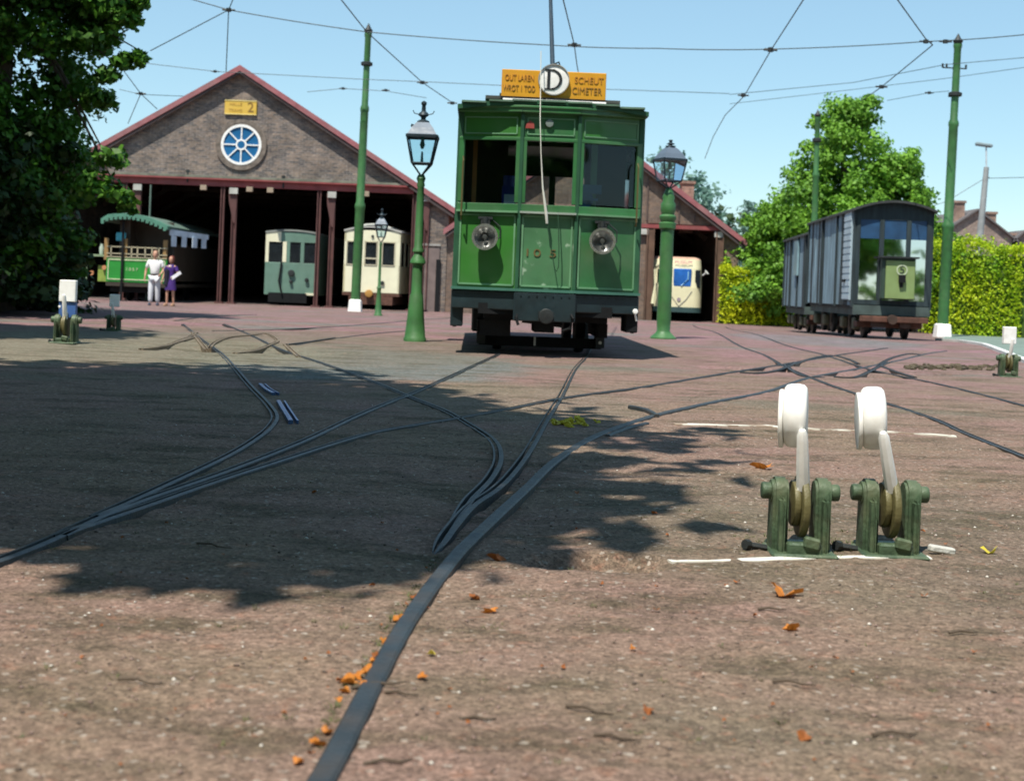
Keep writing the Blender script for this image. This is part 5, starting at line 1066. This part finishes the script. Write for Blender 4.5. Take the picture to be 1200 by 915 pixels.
# dark shrubs under it
for i, (u, Y, h, r_) in enumerate(((-40, 22.5, 3.4, 1.5), (-12, 24.5, 3.3, 1.2), (16, 25.5, 3.2, .8), (46, 28.0, 2.9, .55), (-130, 22, 3.6, 1.6))):
    q = P(u, 380, Y); tree((q.x, Y, terr(Y)), ('dark shrub at the left edge under the huge tree', 'dark shrub behind the tall white switch lever', 'dark shrub between the switch lever and the old green tram', 'dark shrub nearest to the old green tram', 'dark shrub just outside the left edge')[i], [(.0, r_), (.5, r_ * 1.05), (.85, r_ * .8), (1, r_ * .3)], h, 90, 80, .15, L_dark, .42, 31 + i, .08, group='dark shrubs under the huge tree', name='shrub')
def shade_tree(x, y, h, R, seed, label, z0=.5, ncl=170, per=80, ls=.30, clr=.85, lobes=()):
    return tree((x, y, 0), label, [(z0, R * .6), (z0 + .15, R), (z0 + .32, R * .9), (1, R * .35)], h, ncl, per, ls, L_main, clr, seed, .35, lobes=lobes, group='trees behind the camera')
shade_tree(-4.75, 4.5, 9.8, 3.35, 41, 'tall tree left of the camera that throws the foreground shadow', .46, 300, 90, .34, 1.0, lobes=((1.0, -2.9, 7.2, 1.2, 14), (2.8, -2.7, 7.0, .8, 8), (-.8, -2.6, 7.4, 1.3, 14), (3.1, .2, 7, .8, 6)))
shade_tree(-9.5, 3.0, 12, 4.2, 42, 'tall tree farther left of the camera', .35, 170, 60, .42, 1.2)
shade_tree(-9.3, 12.0, 12, 2.3, 43, 'tall tree at the left shading the switch lever', .60)
shade_tree(-13.5, 14.5, 14.5, 4.4, 44, 'tall tree at the far left shading the shrubs', .35)
shade_tree(-11.3, 19.4, 14.5, 2.7, 46, 'unseen tall tree added to shade the huge tree at the left edge', .42)  # out of view, added to keep the left crown dark
shade_tree(-14.5, 26.0, 14, 3.4, 45, 'tall tree beside the huge tree at the left edge', .30)
for i, (x, y, h, r_) in enumerate(((9.5, -5, 11, 3.2), (-3, -7.5, 11, 4.5), (5.5, -9.5, 12, 4.8), (-11, -6, 12, 5), (-18, 6, 14, 5), (3.5, -15, 15, 5.5), (-6, -15, 15, 5.5), (-14, -12, 13, 5))):  # unseen grove, added to cut sky light and deepen the shade
    shade_tree(x, y, h, r_, 50 + i, 'unseen broad tree added behind the camera to block sky light', .12, 110, 45, .6, 1.6)
for i, (x, y) in enumerate(((13.5, -8), (16.5, -9), (20, -8.5), (23.5, -8))):  # unseen row, added to be mirrored in the lower wagon panes
    tree((x, y, 0), 'unseen low shrub added behind the camera on the right for the wagon glass reflection', [(0, 1.6), (.5, 1.8), (1, .8)], 2.5, 50, 60, .2, L_main, .5, 80 + i, .08, group='trees behind the camera', name='shrub')
# hedges made of leaves over a dense core
def hedge(name, pts, h, th, m, label, per_m=1000, ls=.13, seed=1):
    r = np.random.default_rng(seed); t = thing(name, (pts[0][0], pts[0][1], terr(pts[0][1])), 0, label, 'hedge'); V = []; core = MB()
    for (x0, y0), (x1, y1) in zip(pts[:-1], pts[1:]):
        L = math.hypot(x1 - x0, y1 - y0); n = int(L * per_m); d = np.array([(x1 - x0) / L, (y1 - y0) / L]); q = np.array([-d[1], d[0]])
        s = r.random(n) * L; side = r.random(n); hh = h * (1 + .05 * np.sin(s * 1.3) + .04 * np.sin(s * 4.1 + 1) + .03 * np.sin(s * 9.7))
        w_ = np.where(side < .78, np.where(r.random(n) < .75, -1, 1) * (.5 + .06 * np.sin(s * 5 + 2)) - 0, (r.random(n) * 2 - 1) * .5) * th
        zz_ = np.where(side < .78, r.random(n), 1.0) * hh; w_ = w_ * np.where(side < .78, 1 - .18 * (zz_ / h) ** 3, 1) + r.normal(size=n) * .05; zz_ = zz_ + r.normal(size=n) * .05
        zz_ = np.where((side > .97), zz_ + r.random(n) * .22, zz_)
        P_ = np.stack([x0 - pts[0][0] + d[0] * s + q[0] * w_, y0 - pts[0][1] + d[1] * s + q[1] * w_, zz_], 1); V.append(P_)
        a = math.atan2(d[1], d[0]); core.box(((x0 + x1) / 2 - pts[0][0], (y0 + y1) / 2 - pts[0][1], h * .46), (L * .99, th * .5, h * .9), rz=a)
    cen = np.concatenate(V); crown_obj('foliage', [leaves_np(cen, np.full((len(cen), 3), .07), 2, ls, seed, up=.35)], m, t); core.build('inner_branches', mat('hedge_core', (.05, .10, .015), .9), t); return t
L_h1 = leafmat('leaf_hedge', (.17, .38, .014), (.56, .64, .02), .7, .3); L_h2 = leafmat('leaf_hedge_yellow', (.36, .50, .014), (.66, .68, .02), .9, .3)
A = P(1086, 385, 48); B_ = P(1205, 390, 45.5); hedge('hedge', [(A.x, A.y), (B_.x, B_.y), (B_.x + 9, B_.y - 3)], (CAMH - terr(46) + (357 - 291) / (F / 46.5)), 1.1, L_h1, 'tall yellow-green hedge at the right edge behind the pole', 1700, .085, 5)
A = P(842, 375, 50.5); B_ = P(935, 378, 50); hedge('hedge', [(A.x, A.y), (B_.x, B_.y)], (CAMH + .27 + (345 - 318) / (F / 50)), .9, L_h2, 'bright yellow-green hedge between the right shed and the wagons', 1500, .09, 6)
# distant tree line so that the yard is closed
for i in range(9):
    x = -60 + i * 16 + random.uniform(-3, 3)
    tree((x, 112 + random.uniform(-6, 6), -.27), 'dark tree in the far row behind the tram sheds', [(.05, 5), (.4, 6), (.8, 4), (1, 1)], 7.5, 55, 40, .6, L_dark, 1.7, 60 + i, .3, group='far row of trees')
# ================================================================== HOUSES AT THE RIGHT
Yh = 72.0; kh = F / Yh
def house(u0, u1, ua, va, vb, vL, vR, depth, label, chim):
    o = P((u0 + u1) / 2, 345, Yh); t = thing('brick_house', (o.x, Yh, -.27), 0, label, 'house'); f = lambda u, v: (P(u, v, Yh).x - o.x, P(u, v, Yh).z + .27)
    b = MB(); A_, B1, Cc = f(ua, va), f(u0, vL), f(u1, vR)
    b.ext([(B1[0], 0), (Cc[0], 0), Cc, A_, B1], 0, depth); b.build('wall', brickmat('house_brick', (.30, .22, .18), (.24, .185, .16), (.26, .23, .2)), t)
    b = MB()
    for p, q in ((A_, B1), (A_, Cc)):
        b.ext([(p[0], p[1] + .10), (q[0], q[1] + .10), (q[0], q[1]), (p[0], p[1])], -.2, depth + .2)
    rf = b.build('roof', mat('slate_roof', (.12, .11, .11), .8), t)
    for (uc, vt, w_) in chim:
        p = f(uc, vt); b = MB(); b.box((p[0], .7, p[1] - .9), (w_, .6, 1.9)); b.box((p[0], .7, p[1] + .04), (w_ + .12, .72, .12)); b.build('chimney', brickmat('chimney_brick2', (.32, .20, .15), (.27, .17, .14), (.3, .25, .2)), rf)
    return t
house(1112, 1192, 1145, 247, 345, 268, 284, 8, 'brick house gable with two chimneys behind the right hedge', ((1128, 237, .52), (1166, 250, .42)))
house(1186, 1250, 1200, 272, 345, 284, 296, 6, 'small pale roofed house end at the right edge', ((1192, 275, .3),))
# ================================================================== WIRES
wm = mat('wire_dark', (.03, .045, .05), .5, metal=.3); WG = 'overhead wires of the tram yard'
def wire(pts, label, r=.011, knots=(), sag=0):
    full = []
    for a, b_ in zip(pts[:-1], pts[1:]):
        for k in range(8): q = a.lerp(b_, k / 8); q.z -= sag * 4 * (k / 8) * (1 - k / 8); full.append(q)
    full.append(pts[-1]); t = thing('overhead_wire', pts[0], 0, label, 'wire', WG); o = pts[0]
    b = MB(); b.path([p - o for p in full], r, 5); b.build('wire', wm, t)
    for k in knots:
        b = MB(); k = k - o; b.disc(k, .055, .07, 'Z', 8); b.tube(k - Vector((.13, 0, 0)), k + Vector((.13, 0, 0)), .02, n=6); b.build('insulator', dark_iron(), t)
w6 = lambda u, v, Y=29: P(u, v, Y)
wire([w6(205, -6), w6(268, 12)], 'wire dropping from the top edge to the knot above the depot', knots=[w6(268, 12)])
wire([w6(268, 12), w6(432, 38), w6(640, 53), w6(770, 57), w6(903, 58), w6(1085, 49), w6(1210, 40)], 'long upper cross wire passing over the tram to the right pole', sag=.02, knots=[w6(903, 58), w6(1085, 49), w6(1108, 49)])
wire([w6(176, 60), w6(268, 12)], 'slanting wire from the huge tree up to the knot'); wire([w6(268, 12), w6(265, 84)], 'short hanging wire above the depot ridge'); wire([w6(268, 12), w6(276, -8)], 'short wire leaving the top edge above the depot')
wire([P(120, 50, 33), P(165, 110, 36), P(184, 128, 38)], 'slanting wire beside the huge tree over the left roof', knots=[P(165, 110, 36)]); wire([P(165, 110, 36), P(150, 145, 40)], 'short wire down to the left roof edge')
wire([P(140, 105, 36), P(165, 111, 36), P(215, 113, 38)], 'faint level wire over the left roof', .008)
wire([P(150, 72, 46), P(252, 84, 46), P(420, 93, 46), P(495, 96, 46), P(600, 101, 46), P(855, 110, 46)], 'faint lower cross wire over the depot ridge', .011, [P(252, 84, 46)])
wire([P(360, 108, 46), P(402, 104, 46), P(452, 107, 46), P(500, 115, 46)], 'short lower wire through the left green pole', .01, [P(402, 104, 46), P(452, 106, 46)])
wire([PZ(392, -10, 5.5), PZ(430, 38, 5.5), PZ(495, 97, 5.5), PZ(532, 122, 5.5)], 'trolley wire running down beside the left green pole', knots=[PZ(495, 97, 5.5), PZ(530, 121, 5.5)])
wire([PZ(948, -10, 5.5), PZ(903, 60, 5.5), PZ(872, 113, 5.5), PZ(850, 135, 5.5), PZ(836, 160, 5.5), PZ(826, 186, 5.5)], 'curving trolley wire leading down to the right shed', knots=[PZ(903, 59, 5.5), PZ(871, 112, 5.5)])
wire([PZ(1046, -8, 5.5), PZ(1085, 46, 5.5), PZ(1093, 53, 5.5)], 'trolley wire from the top edge to the bracket at the right pole'); wire([PZ(1093, 53, 5.5), PZ(1032, 103, 5.5), PZ(1010, 118, 5.5)], 'slanting wire from the right bracket down toward the big tree', knots=[PZ(1033, 102, 5.5)])
wire([P(855, 111, 45), P(1000, 97, 43), P(1108, 76, 40), P(1210, 67, 40)], 'faint cross wire above the big sunlit tree', .010); wire([P(855, 122, 48), P(1010, 104, 46), P(1110, 92, 44), P(1210, 78, 42)], 'second faint cross wire above the big sunlit tree', .009)
wire([P(1040, 118, 44), P(1089, 109, 42), P(1112, 107, 41)], 'short wire ending at the clamp of the right pole', .009, [P(1089, 109, 42)])
wire([PZ(643, -75, 5.5), PZ(658, -8, 5.5), PZ(673, 53, 5.5), PZ(676, 76, 5.5), PZ(679, 92, 5.5)], 'trolley wire behind the roof board of the big tram', knots=[PZ(673, 53, 5.5)])
wire([P(1060, 252, 62), P(1110, 236, 62), P(1154, 209, 62), P(1215, 208, 62)], 'wire fixed to the grey street light at the right', .014, [P(1156, 208, 62)])
# ================================================================== PEOPLE
skin_m = mat('skin_tone', (.50, .27, .18), .55, var=.06)
def person(px, v, Ht, label, woman, rz):
    g = G(px, v); t = thing('person', (g.x, g.y, terr(g.y)), rz, label, 'person'); k = Ht / 1.75; sw = .17 if woman else .20; hip = .085
    J = {'pel': (0, 0, .95), 'waist': (0, .0, 1.10), 'chest': (0, .01, 1.33), 'neck': (0, .01, 1.50), 'neck2': (0, 0, 1.56), 'head': (0, -.01, 1.66)}
    V = []; R = []; E = []; idx = {}
    def ad(n, p, r, par=None):
        idx[n] = len(V); V.append(tuple(Vector(p) * k)); R.append(tuple(x * k for x in (r if isinstance(r, tuple) else (r, r))))
        if par: E.append((idx[par], idx[n]))
    ad('pel', J['pel'], (.145, .10)); ad('waist', J['waist'], (.115 if woman else .135, .09), 'pel'); ad('chest', J['chest'], (.14 if woman else .165, .105), 'waist'); ad('neck', (0, .01, 1.47), (.07, .06), 'chest'); ad('neck2', (0, 0, 1.54), .05, 'neck')
    arms = {}
    for s, e, h in ((-1, (-.29, .03, 1.13), (-.30, -.07, .90)), (1, ((.27, .0, 1.15)), ((.22, -.20, 1.05) if woman else (.20, -.17, 1.02)))):
        ad('sh%d' % s, (s * sw, .01, 1.42), .055, 'chest'); ad('el%d' % s, e, .042, 'sh%d' % s); ad('wr%d' % s, h, .028, 'el%d' % s); arms[s] = (Vector(e), Vector(h))
        st_ = -.05 if (s < 0) else .04
        ad('hp%d' % s, (s * hip, 0, .90), .088, 'pel'); ad('kn%d' % s, (s * (hip + .015), st_ * .5 - .02, .50), .058, 'hp%d' % s); ad('an%d' % s, (s * (hip + .025), st_ + .02, .09), .038, 'kn%d' % s); ad('toe%d' % s, (s * (hip + .045), st_ - .12, .04), .034, 'an%d' % s)
    body = skin('body', V, E, R, skin_m, t, 1)
    b = MB(); prof = [(.001, -.125), (.045, -.115), (.066, -.08), (.077, -.02), (.080, .03), (.072, .08), (.045, .112), (.001, .122)]
    b.lathe([(r * k, z * k) for r, z in prof], (0, -.015 * k, 1.655 * k), 16, M=Matrix.Diagonal((.95, 1.15, 1, 1))); b.box((0, -.105 * k, 1.64 * k), (.022 * k, .03 * k, .04 * k)); b.box((0, -.092 * k, 1.592 * k), (.045 * k, .012 * k, .010 * k))
    for s in (-1, 1): b.disc((s * .077 * k, 0, 1.645 * k), .026 * k, .016 * k, 'X', 8)
    hd = b.build('head', skin_m, t, sm=True)
    b = MB()
    for s in (-1, 1): b.disc((s * .028 * k, -.092 * k, 1.668 * k), .011 * k, .008 * k, 'Y', 8)
    b.build('eyes', mat('eye_dark', (.02, .015, .01), .4), hd)
    hair = mat('hair_grey_brown', (.16, .085, .045), .7) if not woman else mat('hair_auburn', (.13, .025, .012), .6)
    b = MB(); hp = [(.088, -.005 if not woman else -.12), (.102, .03), (.096, .085), (.062, .132), (.001, .15)]
    b.lathe([(r * k, z * k) for r, z in hp], (0, .022 * k, 1.66 * k), 16, M=Matrix.Diagonal((.95, 1.05, 1, 1))); b.build('hair', hair, hd, sm=True)
    for s in (-1, 1):                                    # hands with five fingers
        e, h = arms[s]; d = (h - e).normalized(); side = d.cross(Vector((0, 1, 0))).normalized(); fw = side.cross(d).normalized(); c = h * k; V2 = [tuple(c), tuple(c + d * .05 * k), tuple(c + d * .085 * k)]; R2 = [(.022 * k, .016 * k), (.030 * k, .016 * k), (.030 * k, .014 * k)]; E2 = [(0, 1), (1, 2)]
        for i, ln in enumerate((.062, .072, .068, .052)):
            o_ = fw * (i - 1.5) * .019 * k; a_ = len(V2); V2 += [tuple(c + d * .088 * k + o_), tuple(c + d * (.088 + ln * .55) * k + o_ * 1.05 - side * s * .008 * k), tuple(c + d * (.085 + ln) * k + o_ * 1.05 - side * s * .028 * k)]; R2 += [(.009 * k, .009 * k), (.008 * k, .008 * k), (.006 * k, .006 * k)]; E2 += [(2, a_), (a_, a_ + 1), (a_ + 1, a_ + 2)]
        a_ = len(V2); V2 += [tuple(c + d * .03 * k - fw * .035 * k), tuple(c + d * .065 * k - fw * .052 * k)]; R2 += [(.010 * k,) * 2, (.008 * k,) * 2]; E2 += [(0, a_), (a_, a_ + 1)]
        skin('hand', V2, E2, R2, skin_m, t, 0)
    def cloth(name, names, grow, m, edges, lo=None):
        V3 = [V[idx[n]] for n in names]; R3 = [tuple(x + grow * k for x in R[idx[n]]) for n in names]
        if lo:
            for n, q, r in lo: V3.append(tuple(Vector(V[idx[q[0]]]).lerp(Vector(V[idx[q[1]]]), q[2]))); R3.append((r * k, r * k)); names = names + [n]
        return skin(name, V3, [(names.index(a), names.index(c)) for a, c in edges], R3, m, t, 1)
    if not woman:
        sm_ = mat('white_shirt', (.78, .77, .76), .8, var=.04, bump=.3, bscale=12); tm = mat('pale_trousers', (.66, .68, .72), .85, var=.05, bump=.3, bscale=10)
        cloth('shirt', ['pel', 'waist', 'chest', 'neck', 'sh-1', 'sh1'], .018, sm_, [('pel', 'waist'), ('waist', 'chest'), ('chest', 'neck'), ('chest', 'sh-1'), ('chest', 'sh1'), ('sh-1', 'a'), ('sh1', 'c')], [('a', ('sh-1', 'el-1', .75), .068), ('c', ('sh1', 'el1', .75), .068)])
        cloth('trousers', ['pel', 'hp-1', 'hp1', 'kn-1', 'kn1', 'an-1', 'an1'], .034, tm, [('pel', 'hp-1'), ('pel', 'hp1'), ('hp-1', 'kn-1'), ('hp1', 'kn1'), ('kn-1', 'an-1'), ('kn1', 'an1')])
        b = MB(); b.lathe([(.152 * k, -.02), (.157 * k, 0), (.152 * k, .02)], (0, 0, 1.01 * k), 18, M=Matrix.Diagonal((1, .82, 1, 1))); b.build('belt', mat('belt_dark', (.06, .05, .05), .5), t)
        sh = mat('shoe_dark', (.05, .06, .09), .6)
    else:
        dm = mat('purple_dress', (.045, .012, .15), .75, var=.35, scale=5); dk = mat('navy_dress', (.006, .006, .02), .8)
        b = MB(); b.lathe([(.205, .58), (.19, .75), (.165, .95), (.125, 1.12), (.145, 1.25), (.165, 1.36), (.14, 1.44), (.07, 1.49)], n=20, M=Matrix.Scale(k, 4) @ Matrix.Diagonal((1, .78, 1, 1))); b.build('dress', dm, t, sm=True)
        b = MB(); b.box((-.10, -.13, 1.02), (.20, .10, .62), M=Matrix.Scale(k, 4)); b.build('bag', dk, t, bev=.04, seg=3)
        for s in (-1, 1): b = MB(); b.tube(Vector((s * sw, .01, 1.42)) * k, (Vector((s * sw, .01, 1.42)).lerp(arms[s][0], .6)) * k, .068 * k, .062 * k, 12); b.build('sleeve', dm, t, sm=True)
        b = MB(); b.box((0, -.115, 1.42), (.13, .05, .09), M=Matrix.Scale(k, 4)); b.build('collar', mat('pale_collar', (.62, .45, .42), .8), t, bev=.02)
        sh = mat('sandal_tan', (.35, .2, .12), .6)
    for s in (-1, 1):
        p = V[idx['an%d' % s]]; q = V[idx['toe%d' % s]]; b = MB(); b.lathe([(.03, -.04), (.052, -.03), (.052, .0), (.04, .03), (.03, .05)], n=12, M=Matrix.Translation(((p[0] + q[0]) / 2, (p[1] + q[1]) / 2, .045)) @ Matrix.Diagonal((.95, 2.3, 1, 1))); b.build('shoe', sh, t, sm=True)
    return t, k, arms
person(180, 358, 1.66, 'man in white shirt and pale trousers standing before the old green tram', False, .12)
wt_, k, arms = person(199, 359, 1.50, 'woman in short purple dress holding a white paper beside the man', True, -.25)
h = arms[1][1] * k; b = MB(); b.box((0, 0, 0), (.34, .008, .10), ry=-.62); o = b.build('paper', mat('white_sheet', (.75, .75, .78), .7), None); M_ = Matrix.Translation(wt_.location) @ Matrix.Rotation(-.25, 4, 'Z')
o.location = M_ @ (h + Vector((.10, -.06, .05))); tag(o, 'folded white paper held in the hand of the woman', 'paper')
